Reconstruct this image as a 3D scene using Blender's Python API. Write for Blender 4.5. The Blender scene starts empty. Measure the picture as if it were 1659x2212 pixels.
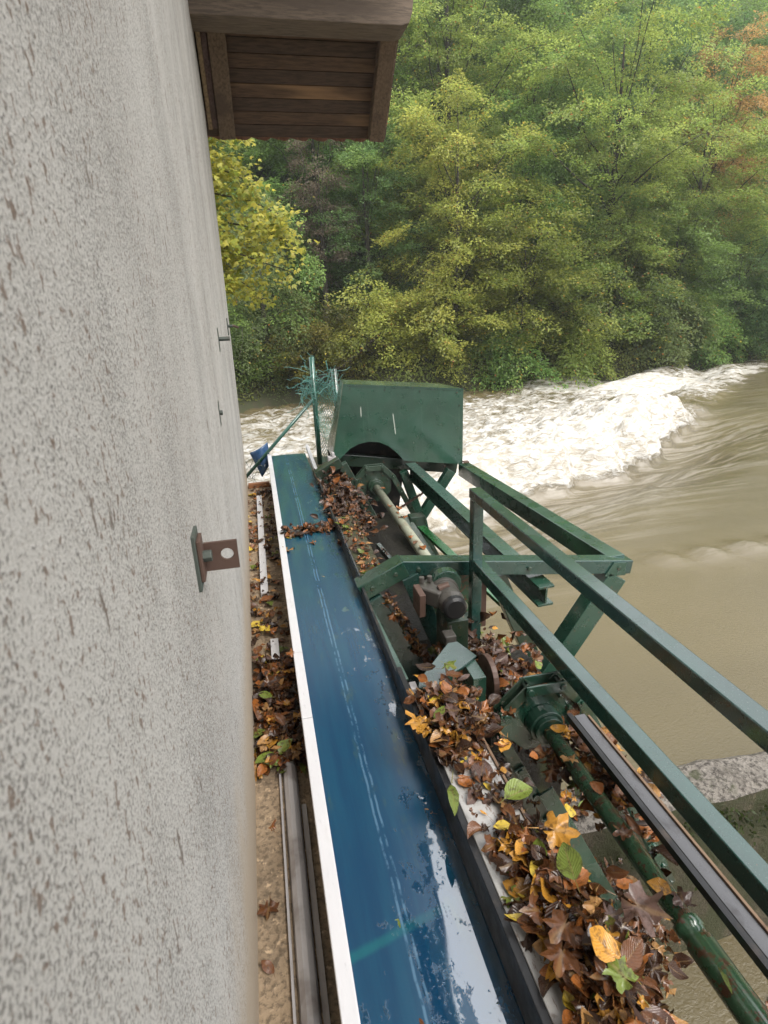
import bpy, math, random
import numpy as np
from mathutils import Matrix, Vector

# ------------------------------------------------------------------ camera, sky, sun, exposure
C = bpy.context.scene.collection
S = bpy.context.scene
cam_d = bpy.data.cameras.new('camera'); cam = bpy.data.objects.new('camera', cam_d); C.objects.link(cam)
R_ = (0.97510346, -0.21865297, -0.03693402)      # picture right, in world axes
D_ = (-0.10936101, -0.32928318, -0.93787673)     # picture down
F_ = (0.19290778, 0.91856598, -0.34499728)       # looking direction
cam.matrix_world = Matrix(((R_[0], -D_[0], -F_[0], 0), (R_[1], -D_[1], -F_[1], 0), (R_[2], -D_[2], -F_[2], 0), (0, 0, 0, 1)))
cam_d.sensor_fit = 'VERTICAL'; cam_d.sensor_height = 36.0; cam_d.lens = 36.0*1233/2212
cam_d.clip_start = 0.02; cam_d.clip_end = 2000
cam_d.dof.use_dof = True; cam_d.dof.focus_distance = 4.0; cam_d.dof.aperture_fstop = 8
S.camera = cam
SUN_EL, SUN_AZ = math.radians(56), math.radians(150)   # azimuth clockwise from +Y
W = bpy.data.worlds.new("World"); S.world = W; W.use_nodes = True
wn = W.node_tree; wn.nodes.clear()
sky = wn.nodes.new('ShaderNodeTexSky'); sky.sky_type = 'NISHITA'; sky.sun_disc = False
sky.sun_elevation = SUN_EL; sky.sun_rotation = SUN_AZ; sky.dust_density = 4.0; sky.air_density = 1.0; sky.altitude = 300
hs = wn.nodes.new('ShaderNodeHueSaturation'); hs.inputs['Saturation'].default_value = 0.28
bg = wn.nodes.new('ShaderNodeBackground'); bg.inputs['Strength'].default_value = 0.15
wo = wn.nodes.new('ShaderNodeOutputWorld')
# overcast cloud layer: zenith about three times as bright as the horizon, mixed over the clear sky
tc = wn.nodes.new('ShaderNodeTexCoord'); sp_ = wn.nodes.new('ShaderNodeSeparateXYZ'); mr = wn.nodes.new('ShaderNodeMapRange')
mr.inputs['From Min'].default_value = 0; mr.inputs['From Max'].default_value = 1; mr.inputs['To Min'].default_value = 3.4; mr.inputs['To Max'].default_value = 10.5
cl = wn.nodes.new('ShaderNodeVectorMath'); cl.operation = 'SCALE'; cl.inputs[0].default_value = (.985, 1.0, 1.03)
mxs = wn.nodes.new('ShaderNodeMix'); mxs.data_type = 'RGBA'; mxs.inputs[0].default_value = .75
wn.links.new(tc.outputs['Generated'], sp_.inputs[0]); wn.links.new(sp_.outputs[2], mr.inputs['Value']); wn.links.new(mr.outputs[0], cl.inputs['Scale'])
wn.links.new(sky.outputs[0], hs.inputs['Color']); wn.links.new(hs.outputs[0], mxs.inputs[6]); wn.links.new(cl.outputs[0], mxs.inputs[7]); wn.links.new(mxs.outputs[2], bg.inputs[0]); wn.links.new(bg.outputs[0], wo.inputs[0])
sd = bpy.data.lights.new('sun', 'SUN'); sd.energy = 2.9; sd.angle = math.radians(40); sd.color = (1.0, 0.96, 0.9)
so = bpy.data.objects.new('sun', sd); C.objects.link(so)
sv = Vector((math.sin(SUN_AZ)*math.cos(SUN_EL), math.cos(SUN_AZ)*math.cos(SUN_EL), math.sin(SUN_EL)))
so.rotation_euler = sv.to_track_quat('Z', 'Y').to_euler(); so.location = sv*60
S.view_settings.view_transform = 'Standard'; S.view_settings.look = 'None'
S.view_settings.gamma = 1; S.view_settings.exposure = 0.95
S.cycles.use_denoising = True
S.cycles.max_bounces = 8; S.cycles.diffuse_bounces = 3; S.cycles.transmission_bounces = 4; S.cycles.transparent_max_bounces = 8
S.cycles.caustics_reflective = False; S.cycles.caustics_refractive = False

# ------------------------------------------------------------------ materials
class NT:
    """small helper for building node materials"""
    def __init__(s, name):
        s.m = bpy.data.materials.new(name); s.m.use_nodes = True; s.t = s.m.node_tree
        s.p = s.t.nodes['Principled BSDF']; s.out = s.t.nodes['Material Output']
    def n(s, typ, **kw):
        nd = s.t.nodes.new(typ)
        for k, v in kw.items():
            if k.startswith('i_'):
                key = k[2:].replace('_', ' ')
                nd.inputs[int(key) if key.isdigit() else key].default_value = v
            else: setattr(nd, k, v)
        return nd
    def l(s, a, b): s.t.links.new(a, b)
    def pos(s, scale=(1, 1, 1), rot=(0, 0, 0)):
        g = s.n('ShaderNodeNewGeometry'); mp = s.n('ShaderNodeMapping'); mp.inputs['Scale'].default_value = scale
        mp.inputs['Rotation'].default_value = rot
        s.l(g.outputs['Position'], mp.inputs['Vector']); return mp.outputs[0]
    def noise(s, scale, detail=4, rough=0.55, vec=None, dist=0.0):
        nd = s.n('ShaderNodeTexNoise'); nd.inputs['Scale'].default_value = scale; nd.inputs['Detail'].default_value = detail
        nd.inputs['Roughness'].default_value = rough; nd.inputs['Distortion'].default_value = dist
        s.l(vec if vec is not None else s.pos(), nd.inputs['Vector']); return nd.outputs['Fac']
    def ramp(s, fac, a, b, lo=0.0, hi=1.0):
        r = s.n('ShaderNodeMapRange'); r.interpolation_type = 'SMOOTHSTEP'
        r.inputs['From Min'].default_value = a; r.inputs['From Max'].default_value = b
        r.inputs['To Min'].default_value = lo; r.inputs['To Max'].default_value = hi
        s.l(fac, r.inputs['Value']); return r.outputs[0]
    def mix(s, fac, a, b, mode='MIX'):
        x = s.n('ShaderNodeMix', data_type='RGBA', blend_type=mode)
        for i, v in ((0, fac), (6, a), (7, b)):
            if isinstance(v, (int, float)): x.inputs[i].default_value = v
            elif isinstance(v, tuple): x.inputs[i].default_value = (*v, 1)
            else: s.l(v, x.inputs[i])
        return x.outputs[2]
    def math(s, op, a, b=0.0, clamp=False):
        x = s.n('ShaderNodeMath', operation=op); x.use_clamp = clamp
        for i, v in ((0, a), (1, b)):
            if isinstance(v, (int, float)): x.inputs[i].default_value = v
            else: s.l(v, x.inputs[i])
        return x.outputs[0]
    def set(s, key, v):
        i = s.p.inputs[key]
        if isinstance(v, (int, float)): i.default_value = v
        elif isinstance(v, tuple): i.default_value = (*v, 1)
        else: s.l(v, i)
    def bump(s, h, strength=0.5, dist=0.01, prev=None):
        b = s.n('ShaderNodeBump'); b.inputs['Strength'].default_value = strength; b.inputs['Distance'].default_value = dist
        s.l(h, b.inputs['Height'])
        if prev is not None: s.l(prev, b.inputs['Normal'])
        s.l(b.outputs[0], s.p.inputs['Normal']); return b.outputs[0]

def m_wall():
    t = NT('roughcast_render')
    dr = t.pos((1, 1, 0.3), (math.radians(10), 0, 0))
    big = t.noise(1.3, 3, vec=t.pos((1, 1, .35)))
    base = t.mix(t.ramp(big, .3, .75), (.56, .54, .505), (.49, .465, .43))
    grain = t.noise(230, 5, .72, vec=t.pos((1, 1, .95)))
    clus = t.noise(3.2, 5, .65, vec=t.pos((1, 1, .4)))
    thr = t.math('ADD', grain, t.math('MULTIPLY', t.math('SUBTRACT', clus, .5), .24))
    col = t.mix(t.ramp(thr, .485, .58, 0, .95), base, (.19, .178, .162))
    sp = t.noise(70, 3, .6, vec=t.pos((1, 1, .7), (math.radians(10), 0, 0)))
    spm = t.math('ADD', sp, t.math('MULTIPLY', t.math('SUBTRACT', t.noise(5, 3), .5), .22))
    col = t.mix(t.ramp(spm, .585, .66, 0, .8), col, (.16, .10, .065))
    sp2 = t.noise(26, 4, .65, vec=dr)
    col = t.mix(t.ramp(sp2, .635, .70, 0, .85), col, (.13, .095, .07))
    sp3 = t.noise(45, 3, .6, vec=t.pos((1, 1, .12), (math.radians(8), 0, 0)))
    col = t.mix(t.ramp(sp3, .70, .76, 0, .25), col, (.16, .15, .135))
    # tan dirt band near the foot of the wall
    g = t.n('ShaderNodeNewGeometry'); sx = t.n('ShaderNodeSeparateXYZ'); t.l(g.outputs['Position'], sx.inputs[0])
    wob = t.math('ADD', sx.outputs[2], t.math('MULTIPLY', t.noise(2.5, 4), .7))
    col = t.mix(t.ramp(wob, -.85, -1.35, 0, .9), col, (.42, .34, .25))
    t.set('Base Color', col); t.set('Roughness', .9)
    t.bump(t.math('ADD', t.math('MULTIPLY', grain, .8), t.math('MULTIPLY', sp, .5)), .9, .008)
    return t.m
def m_paint(name, c, rust=.62, rough=.28, dirt=0.5):
    t = NT(name)
    v = t.noise(3, 4); col = t.mix(t.ramp(v, .3, .75), c, tuple(x*.62 for x in c))
    d = t.noise(60, 5, .7); col = t.mix(t.ramp(d, .58, .72, 0, dirt), col, (.035, .04, .025))
    r = t.noise(22, 6, .75); col = t.mix(t.ramp(r, rust, rust+.06), col, (.12, .055, .03))
    f = t.noise(210, 2); col = t.mix(t.ramp(f, .66, .74, 0, .5), col, (.2, .22, .19))
    t.set('Base Color', col)
    t.set('Roughness', t.ramp(t.noise(9, 4), .3, .7, rough*.6, rough*1.7))
    drop = t.n('ShaderNodeTexVoronoi'); drop.inputs['Scale'].default_value = 70; t.l(t.pos(), drop.inputs['Vector'])
    h = t.math('ADD', t.ramp(drop.outputs['Distance'], .0, .28, .7, 0), t.noise(30, 3))
    t.bump(h, .18, .004); t.set('Coat Weight', .8); t.set('Coat IOR', 1.7); t.set('Coat Roughness', .12)
    return t.m
def m_hood():
    m = m_paint('hood_green_paint', (.017, .070, .043), rust=.78, rough=.36, dirt=.1)
    t = NT.__new__(NT); t.m = m; t.t = m.node_tree; t.p = t.t.nodes['Principled BSDF']; t.out = t.t.nodes['Material Output']
    col = t.p.inputs['Base Color'].links[0].from_socket
    g = t.n('ShaderNodeNewGeometry'); sx = t.n('ShaderNodeSeparateXYZ'); t.l(g.outputs['Position'], sx.inputs[0])
    run = t.noise(30, 4, .6, vec=t.pos((1, 1, .05))); col = t.mix(t.ramp(run, .58, .74, 0, .35), col, (.05, .11, .075))
    for x0, z0, z1, sl in ((.955, -.96, -1.02, .0), (1.275, -1.05, -1.22, .10)):          # chalky scratches
        d = t.math('ABSOLUTE', t.math('SUBTRACT', t.math('ADD', sx.outputs[0], t.math('MULTIPLY', t.math('SUBTRACT', sx.outputs[2], z0), sl)), x0))
        k = t.math('MULTIPLY', t.ramp(d, .002, .007, 1, 0), t.math('MULTIPLY', t.ramp(sx.outputs[2], z1-.03, z1, 0, 1), t.ramp(sx.outputs[2], z0, z0+.03, 1, 0)))
        col = t.mix(t.math('MULTIPLY', k, .7), col, (.55, .58, .52))
    t.set('Base Color', col); return m
def m_metal(name, c, rough=.35, metal=0.0, dirtc=(.12, .09, .07), amt=.5, scale=(1, 1, 1)):
    t = NT(name)
    v = t.noise(12, 5, .65, vec=t.pos(scale)); v2 = t.noise(90, 3, vec=t.pos(scale))
    col = t.mix(t.ramp(v, .52, .72, 0, amt), c, dirtc)
    col = t.mix(t.ramp(v2, .6, .75, 0, .35), col, tuple(x*.6 for x in c))
    t.set('Base Color', col); t.set('Metallic', metal); t.set('Roughness', t.ramp(v, .3, .7, rough*.8, rough*1.5))
    t.bump(v2, .15, .003); return t.m
def m_rusttop():
    t = NT('grey_weathered_steel')
    st = t.noise(16, 5, .7, vec=t.pos((.9, 1.0, 1), (0, 0, .5))); fine = t.noise(30, 4, .7, vec=t.pos((2.6, .6, 1), (0, 0, -.7)))
    col = t.mix(t.ramp(fine, .56, .66, 0, .9), (.36, .35, .335), (.13, .075, .05))
    col = t.mix(t.ramp(st, .55, .72, 0, .8), col, (.10, .06, .045))
    t.set('Base Color', col); t.set('Roughness', t.ramp(st, .3, .7, .15, .5)); t.bump(fine, .2, .003); return t.m
def m_belt():
    t = NT('wet_blue_belt')
    g = t.n('ShaderNodeNewGeometry'); sx = t.n('ShaderNodeSeparateXYZ'); t.l(g.outputs['Position'], sx.inputs[0])
    X, Y = sx.outputs[0], sx.outputs[1]
    long = t.noise(7, 5, .65, vec=t.pos((3.2, .22, 1)))
    col = t.mix(t.ramp(long, .35, .7), (.003, .038, .088), (.005, .052, .102))
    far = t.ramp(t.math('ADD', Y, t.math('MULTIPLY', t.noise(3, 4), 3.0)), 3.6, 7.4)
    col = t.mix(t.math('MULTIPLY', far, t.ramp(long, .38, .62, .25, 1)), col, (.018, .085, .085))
    al = t.noise(5, 6, .7, vec=t.pos((2, .5, 1))); col = t.mix(t.ramp(al, .56, .74, 0, .65), col, (.06, .09, .045))
    # two worn seam lines along the middle
    wx = t.math('ADD', X, t.math('MULTIPLY', t.noise(8, 3), .012))
    for cx in (.232, .249):
        d = t.math('ABSOLUTE', t.math('SUBTRACT', wx, cx))
        sm = t.math('MULTIPLY', t.ramp(d, .001, .0055, 1, 0), t.ramp(t.noise(14, 5, .7, vec=t.pos((1, .6, 1))), .42, .55))
        col = t.mix(t.math('MULTIPLY', sm, .6), col, (.10, .20, .30))
    # faded green splice line across the belt
    sl = t.math('SUBTRACT', t.math('SUBTRACT', Y, t.math('MULTIPLY', X, .24)), .985)
    d = t.math('ABSOLUTE', t.math('ADD', sl, t.math('MULTIPLY', t.math('SUBTRACT', t.noise(20, 3), .5), .012)))
    col = t.mix(t.math('MULTIPLY', t.ramp(d, .004, .022, 1, 0), t.ramp(X, .10, .42, .38, .08)), col, (.008, .15, .14))
    t.set('Base Color', col)
    film = t.noise(13, 6, .68, vec=t.pos((1.3, .7, 1)))
    edge = t.math('ADD', t.math('ADD', film, t.ramp(X, .14, .40, -.15, .10)), t.ramp(Y, 1.5, .95, -.15, .05))
    wet = t.math('MULTIPLY', t.ramp(edge, .49, .53), t.ramp(t.math('ADD', t.noise(75, 4, .65), t.math('MULTIPLY', t.math('SUBTRACT', edge, .5), .9)), .42, .47))
    weave = t.n('ShaderNodeTexWave', wave_type='BANDS', bands_direction='Y'); weave.inputs['Scale'].default_value = 26; weave.inputs['Distortion'].default_value = .6; t.l(t.pos(), weave.inputs['Vector'])
    weave2 = t.n('ShaderNodeTexWave', wave_type='BANDS', bands_direction='X'); weave2.inputs['Scale'].default_value = 26; weave2.inputs['Distortion'].default_value = .6; t.l(t.pos(), weave2.inputs['Vector'])
    wv = t.math('MULTIPLY', weave.outputs['Fac'], weave2.outputs['Fac'])
    t.set('Roughness', t.ramp(wet, 0, 1, .26, .035))
    t.set('Specular IOR Level', 1.0); t.set('Coat Weight', wet); t.set('Coat IOR', 2.2); t.set('Coat Roughness', .03)
    wp = t.math('MULTIPLY', t.math('MULTIPLY', wv, wet), t.ramp(t.noise(3.5, 3), .46, .54))
    b1 = t.bump(t.math('ADD', t.math('MULTIPLY', wet, .9), t.math('MULTIPLY', t.noise(140, 3, .6), t.ramp(wet, 0, 1, .25, .02))), .35, .0025)
    t.bump(wp, .35, .0015, b1)
    return t.m
def m_concrete(name, c, moss=0.0, wet=.6):
    t = NT(name)
    n1 = t.noise(5, 6, .65); n2 = t.noise(55, 5, .7)
    col = t.mix(t.ramp(n1, .3, .72), c, tuple(x*.55 for x in c))
    col = t.mix(t.ramp(n2, .46, .62, 0, .8), col, tuple(x*.3 for x in c)); col = t.mix(t.ramp(t.noise(28, 5, .7), .56, .68, 0, .6), col, tuple(min(1, x*2.0) for x in c))
    if moss > 0:
        m = t.noise(3.1, 6, .7, vec=t.pos((1, 1, .6)))
        col = t.mix(t.ramp(m, .62-.25*moss, .72-.2*moss, 0, .85), col, (.035, .042, .014))
    t.set('Base Color', col); t.set('Roughness', wet); t.bump(t.math('ADD', n1, n2), .8, .02); return t.m
def m_piertop():
    t = NT('pale_pier_top'); n1 = t.noise(6, 6, .7); n2 = t.noise(38, 6, .75); n3 = t.noise(90, 3, .6); m = t.noise(3.3, 5, .7)
    col = t.mix(t.ramp(n1, .3, .7), (.30, .27, .235), (.17, .15, .125)); col = t.mix(t.ramp(n2, .46, .6), col, (.065, .055, .045))
    col = t.mix(t.ramp(n3, .6, .7, 0, .6), col, (.42, .39, .35)); col = t.mix(t.ramp(m, .56, .66, 0, .85), col, (.05, .055, .02))
    t.set('Base Color', col); t.set('Roughness', t.ramp(n1, .3, .7, .3, .7)); t.bump(t.math('ADD', n1, n2), 1.0, .03); return t.m
def m_wood(name, c, c2, axis='X', scale=1.0):
    t = NT(name)
    st = {'X': (.12, 1, 1), 'Y': (1, .12, 1)}[axis]
    g = t.noise(55*scale, 5, .65, vec=t.pos(st), dist=.4); b = t.noise(5*scale, 4, vec=t.pos(st))
    col = t.mix(t.ramp(g, .35, .68), c, tuple(x*.5 for x in c))
    col = t.mix(t.ramp(b, .56, .68, 0, .8), col, c2)
    t.set('Base Color', col); t.set('Roughness', .8); t.bump(g, .5, .006); return t.m
def m_leaf(name, rough=.38, trans=0.0, spec=.4):
    t = NT(name)
    a = t.n('ShaderNodeAttribute', attribute_name='Col'); uv = t.n('ShaderNodeUVMap'); uv.uv_map = 'leafuv'
    sx = t.n('ShaderNodeSeparateXYZ'); t.l(uv.outputs[0], sx.inputs[0])
    au = t.math('ABSOLUTE', t.math('SUBTRACT', sx.outputs[0], .5))
    mid = t.ramp(au, .012, .045, 1, 0)
    side = t.math('SINE', t.math('MULTIPLY', t.math('SUBTRACT', sx.outputs[1], t.math('MULTIPLY', au, .8)), 58))
    col = t.mix(t.ramp(side, .85, 1.0, 0, .12), a.outputs['Color'], (.02, .012, .006))
    col = t.mix(t.math('MULTIPLY', mid, .4), col, (.22, .14, .06))
    nz = t.noise(55, 4, .65); col = t.mix(t.ramp(nz, .48, .68, 0, .7), col, (.035, .018, .01))
    t.set('Base Color', col); t.set('Roughness', t.ramp(t.noise(25, 3), .3, .7, rough*.6, rough*1.5)); t.set('Specular IOR Level', spec)
    t.bump(t.math('ADD', t.math('MULTIPLY', side, .3), nz), .35, .004)
    return t.m
def m_foliage(name):
    t = NT(name); t.t.nodes.remove(t.p)
    a = t.n('ShaderNodeAttribute', attribute_name='Col')
    d = t.n('ShaderNodeBsdfPrincipled'); d.inputs['Roughness'].default_value = .42; d.inputs['Specular IOR Level'].default_value = .35
    tr = t.n('ShaderNodeBsdfTranslucent'); mx = t.n('ShaderNodeMixShader'); mx.inputs[0].default_value = .58
    t.l(a.outputs['Color'], d.inputs['Base Color']); t.l(a.outputs['Color'], tr.inputs['Color'])
    t.l(d.outputs[0], mx.inputs[1]); t.l(tr.outputs[0], mx.inputs[2]); t.l(mx.outputs[0], t.out.inputs[0]); return t.m
def m_water():
    t = NT('muddy_flood_water')
    fo = t.n('ShaderNodeAttribute', attribute_name='foam').outputs['Fac']
    ch = t.n('ShaderNodeAttribute', attribute_name='chute').outputs['Fac']
    ang = -math.atan2(.446, .895)
    n1 = t.noise(1.5, 7, .66, vec=t.pos((.7, 1.2, 1.5), (0, 0, ang)), dist=.8)
    n1b = t.noise(5, 5, .6, vec=t.pos((.6, 1.2, 1.5), (0, 0, ang)), dist=.8)
    stre = t.noise(2.6, 6, .65, vec=t.pos((.10, 1.5, 1), (0, 0, ang)), dist=.3)
    big = t.noise(.22, 3, vec=t.pos((.6, 1.4, 1)))
    brown = t.mix(t.ramp(big, .3, .7), (.118, .095, .049), (.096, .078, .041))
    brown = t.mix(t.math('MULTIPLY', ch, t.ramp(stre, .46, .60)), brown, (.215, .19, .15))
    brown = t.mix(t.math('MULTIPLY', ch, t.ramp(stre, .46, .36)), brown, (.07, .056, .031))
    # drifting foam flecks
    vo = t.n('ShaderNodeTexVoronoi'); vo.inputs['Scale'].default_value = 1.6; t.l(t.pos((1, 1, 0)), vo.inputs['Vector'])
    rnd = t.n('ShaderNodeSeparateColor'); t.l(vo.outputs['Color'], rnd.inputs[0])
    fl = t.math('MULTIPLY', t.ramp(vo.outputs['Distance'], .04, .085, 1, 0), t.ramp(rnd.outputs[0], .6, .65))
    brown = t.mix(t.math('MULTIPLY', fl, .7), brown, (.6, .56, .48))
    fm = t.math('ADD', fo, t.math('MULTIPLY', t.math('SUBTRACT', t.math('ADD', t.math('MULTIPLY', n1, .65), t.math('MULTIPLY', n1b, .35)), .5), 2.1))
    mask = t.ramp(fm, .30, .80)
    mask = t.math('MULTIPLY', mask, t.ramp(fo, .02, .12))
    foamc = t.mix(t.ramp(n1b, .35, .62), (.32, .285, .225), (.50, .485, .455))
    t.set('Base Color', t.mix(mask, brown, foamc)); t.set('Roughness', t.ramp(mask, 0, 1, .10, .75))
    t.set('Specular IOR Level', .5)
    # rain rings
    hts = []
    for sc, off in ((2.3, 0), (3.1, 7.3), (4.3, 3.1)):
        v = t.n('ShaderNodeTexVoronoi'); v.inputs['Scale'].default_value = sc; v.inputs['Randomness'].default_value = 1
        mp = t.n('ShaderNodeMapping'); mp.inputs['Location'].default_value = (off, off*.7, 0); t.l(t.pos((1, 1, 0)), mp.inputs[0]); t.l(mp.outputs[0], v.inputs['Vector'])
        rc = t.n('ShaderNodeSeparateColor'); t.l(v.outputs['Color'], rc.inputs[0])
        w = t.math('SINE', t.math('SUBTRACT', t.math('MULTIPLY', v.outputs['Distance'], 75), t.math('MULTIPLY', rc.outputs[1], 6.28)))
        rad = t.math('MULTIPLY', rc.outputs[0], .42)
        env = t.ramp(t.math('ABSOLUTE', t.math('SUBTRACT', v.outputs['Distance'], rad)), .0, .16, 1, 0)
        hts.append(t.math('MULTIPLY', w, env))
    rain = t.math('ADD', t.math('ADD', hts[0], hts[1]), hts[2])
    rip = t.noise(26, 6, .7, vec=t.pos((1, 1.5, 0)), dist=.4)
    calm = t.ramp(mask, 0, .5, 1, 0)
    b1 = t.bump(t.math('MULTIPLY', t.math('ADD', t.math('MULTIPLY', rain, .035), rip), calm), .36, .03)
    b2 = t.bump(t.math('MULTIPLY', stre, ch), .5, .12, b1)
    t.bump(t.math('MULTIPLY', t.math('ADD', n1, t.math('MULTIPLY', n1b, .6)), mask), .6, .2, b2)
    return t.m

M = dict(
    wall=m_wall(), green=m_paint('dark_green_paint', (.013, .056, .035)), rail=m_paint('wet_rail_green_paint', (.018, .056, .046), rust=.66, rough=.2, dirt=.3),
    bright=m_paint('bright_green_paint', (.02, .16, .04), dirt=.2), hood=m_hood(),
    fence=m_paint('fence_green_paint', (.015, .11, .075), rough=.35), mossy=m_paint('grimy_green_paint', (.018, .042, .024), rust=.60, rough=.4),
    shaft=m_paint('shaft_green_paint', (.06, .155, .08), rust=.525, rough=.2, dirt=.6), shaft2=m_metal('pale_flaking_paint', (.26, .27, .20), .4, 0, (.13, .07, .04), .8, (1, .7, 1)),
    alu=m_metal('pale_aluminium', (.60, .59, .60), .4, .15, (.35, .31, .27), .3, (1, .3, 1)), plas=m_metal('grey_plastic', (.42, .40, .40), .45, 0, (.2, .17, .15), .5, (1, .25, 1)),
    greytop=m_rusttop(), black=m_metal('black_rubber_and_shade', (.012, .012, .013), .35), darkmetal=m_metal('dark_wet_steel', (.10, .10, .105), .22, .3, (.03, .025, .025), .8, (1, .6, 1)),
    rust=m_metal('rusty_steel', (.095, .056, .042), .5, .1, (.06, .03, .02), .7), rustedge=m_metal('brown_rusty_edge', (.16, .10, .06), .6, 0, (.07, .04, .03), .7),
    bracket=m_metal('grey_green_iron', (.065, .078, .066), .45, .1, (.10, .06, .04), .6), motor=m_metal('grey_cast_motor', (.085, .079, .07), .35, .2, (.022, .02, .017), .9),
    belt=m_belt(), slab=m_concrete('tan_concrete', (.42, .31, .20)), pier=m_piertop(), mosswall=m_concrete('mossy_concrete', (.095, .080, .050), .8, .55),
    beam=m_wood('weathered_beam', (.165, .122, .088), (.095, .07, .052)), board=m_wood('brown_board', (.135, .08, .052), (.28, .165, .09), scale=.8), rafter=m_wood('dark_rafter', (.19, .128, .085), (.09, .06, .045), 'Y'),
    cork=m_wood('pale_rake_edge', (.36, .25, .15), (.2, .13, .09), 'Y'), tile=m_metal('clay_tile', (.22, .105, .075), .7, 0, (.12, .06, .045), .5), plank=m_wood('orange_plank', (.28, .12, .05), (.15, .07, .04)),
    sheet=m_metal('blue_plastic_sheet', (.035, .09, .20), .3, 0, (.05, .08, .12), .3), litter=m_leaf('wet_dead_leaves', .24), foliage=m_foliage('tree_leaves'),
    bark=m_concrete('bark', (.055, .045, .033), .4, .85), pitshade=m_concrete('pit_shade_concrete', (.020, .017, .012), .3, .5), soil=m_concrete('bank_soil', (.06, .055, .028), .9, .9), water=m_water())  # the near-black concrete copy paints in the shade of the machine pit

# ------------------------------------------------------------------ mesh helpers
V3 = lambda p: np.array(p, float)
class MB:
    def __init__(s): s.v = []; s.f = []
    def add(s, vs, fs):
        o = len(s.v); s.v += [tuple(map(float, p)) for p in vs]; s.f += [tuple(i+o for i in f) for f in fs]; return s
    def box(s, x0, x1, y0, y1, z0, z1):
        return s.add([(x0, y0, z0), (x1, y0, z0), (x1, y1, z0), (x0, y1, z0), (x0, y0, z1), (x1, y0, z1), (x1, y1, z1), (x0, y1, z1)],
                     [(0, 3, 2, 1), (4, 5, 6, 7), (0, 1, 5, 4), (1, 2, 6, 5), (2, 3, 7, 6), (3, 0, 4, 7)])
    def bar(s, p, q, w, h, side=(0, 1, 0)):
        """rectangular bar from p to q; w along `side`, h across it"""
        p, q = V3(p), V3(q); d = q-p; d /= np.linalg.norm(d); a = V3(side); a = a-d*(a@d); a /= np.linalg.norm(a); b = np.cross(d, a)
        vs = []
        for e in (p, q):
            for i, j in ((-1, -1), (1, -1), (1, 1), (-1, 1)): vs.append(e+a*w*.5*i+b*h*.5*j)
        return s.add(vs, [(3, 2, 1, 0), (4, 5, 6, 7), (0, 1, 5, 4), (1, 2, 6, 5), (2, 3, 7, 6), (3, 0, 4, 7)])
    def prism(s, pts, off):
        """polygon pts (3-D) swept by off"""
        n = len(pts); off = V3(off); a = [V3(p) for p in pts]
        return s.add(a+[p+off for p in a], [tuple(range(n))[::-1], tuple(range(n, 2*n))]+[(i, (i+1) % n, n+(i+1) % n, n+i) for i in range(n)])
    def tube(s, path, r, n=12, cap=True):
        path = [V3(p) for p in path]; k = len(path); rr = r if hasattr(r, '__len__') else [r]*k
        vs = []; ref = None
        for i, p in enumerate(path):
            d = path[min(i+1, k-1)]-path[max(i-1, 0)]; d /= (np.linalg.norm(d)+1e-9)
            if ref is None: ref = np.cross(d, V3((0, 0, 1)) if abs(d[2]) < .9 else V3((1, 0, 0)))
            a = ref-d*(ref@d); a /= np.linalg.norm(a); ref = a; b = np.cross(d, a)
            for j in range(n):
                t = 2*math.pi*j/n; vs.append(p+(a*math.cos(t)+b*math.sin(t))*rr[i])
        fs = [(i*n+j, i*n+(j+1) % n, (i+1)*n+(j+1) % n, (i+1)*n+j) for i in range(k-1) for j in range(n)]
        if cap: fs += [tuple(range(n))[::-1], tuple(range((k-1)*n, k*n))]
        return s.add(vs, fs)
    def build(s, name, mat, parent=None, bevel=0.0, smooth=False, base=None):
        me = bpy.data.meshes.new(name)
        b = V3(parent_loc(parent)) if parent is not None else (V3(base) if base is not None else V3((0, 0, 0)))
        me.from_pydata([tuple(V3(p)-b) for p in s.v], [], s.f); me.validate(); me.materials.append(mat)
        o = bpy.data.objects.new(name, me); C.objects.link(o)
        if parent is not None: o.parent = parent
        elif base is not None: o.location = base
        if smooth:
            for p in me.polygons: p.use_smooth = True
        if bevel > 0:
            m = o.modifiers.new('bevel', 'BEVEL'); m.width = bevel; m.segments = 2; m.limit_method = 'ANGLE'; m.angle_limit = math.radians(40)
        return o
def parent_loc(o):
    l = V3(o.location)
    while o.parent is not None: o = o.parent; l = l+V3(o.location)
    return l
def tag(o, label=None, cat=None, group=None, kind=None):
    if label: o['label'] = label
    if cat: o['category'] = cat
    if group: o['group'] = group
    if kind: o['kind'] = kind
    return o
def thing(name, label, cat, loc, group=None):
    o = bpy.data.objects.new(name, None); C.objects.link(o); o.location = loc; o.empty_display_size = .1
    return tag(o, label, cat, group)
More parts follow.
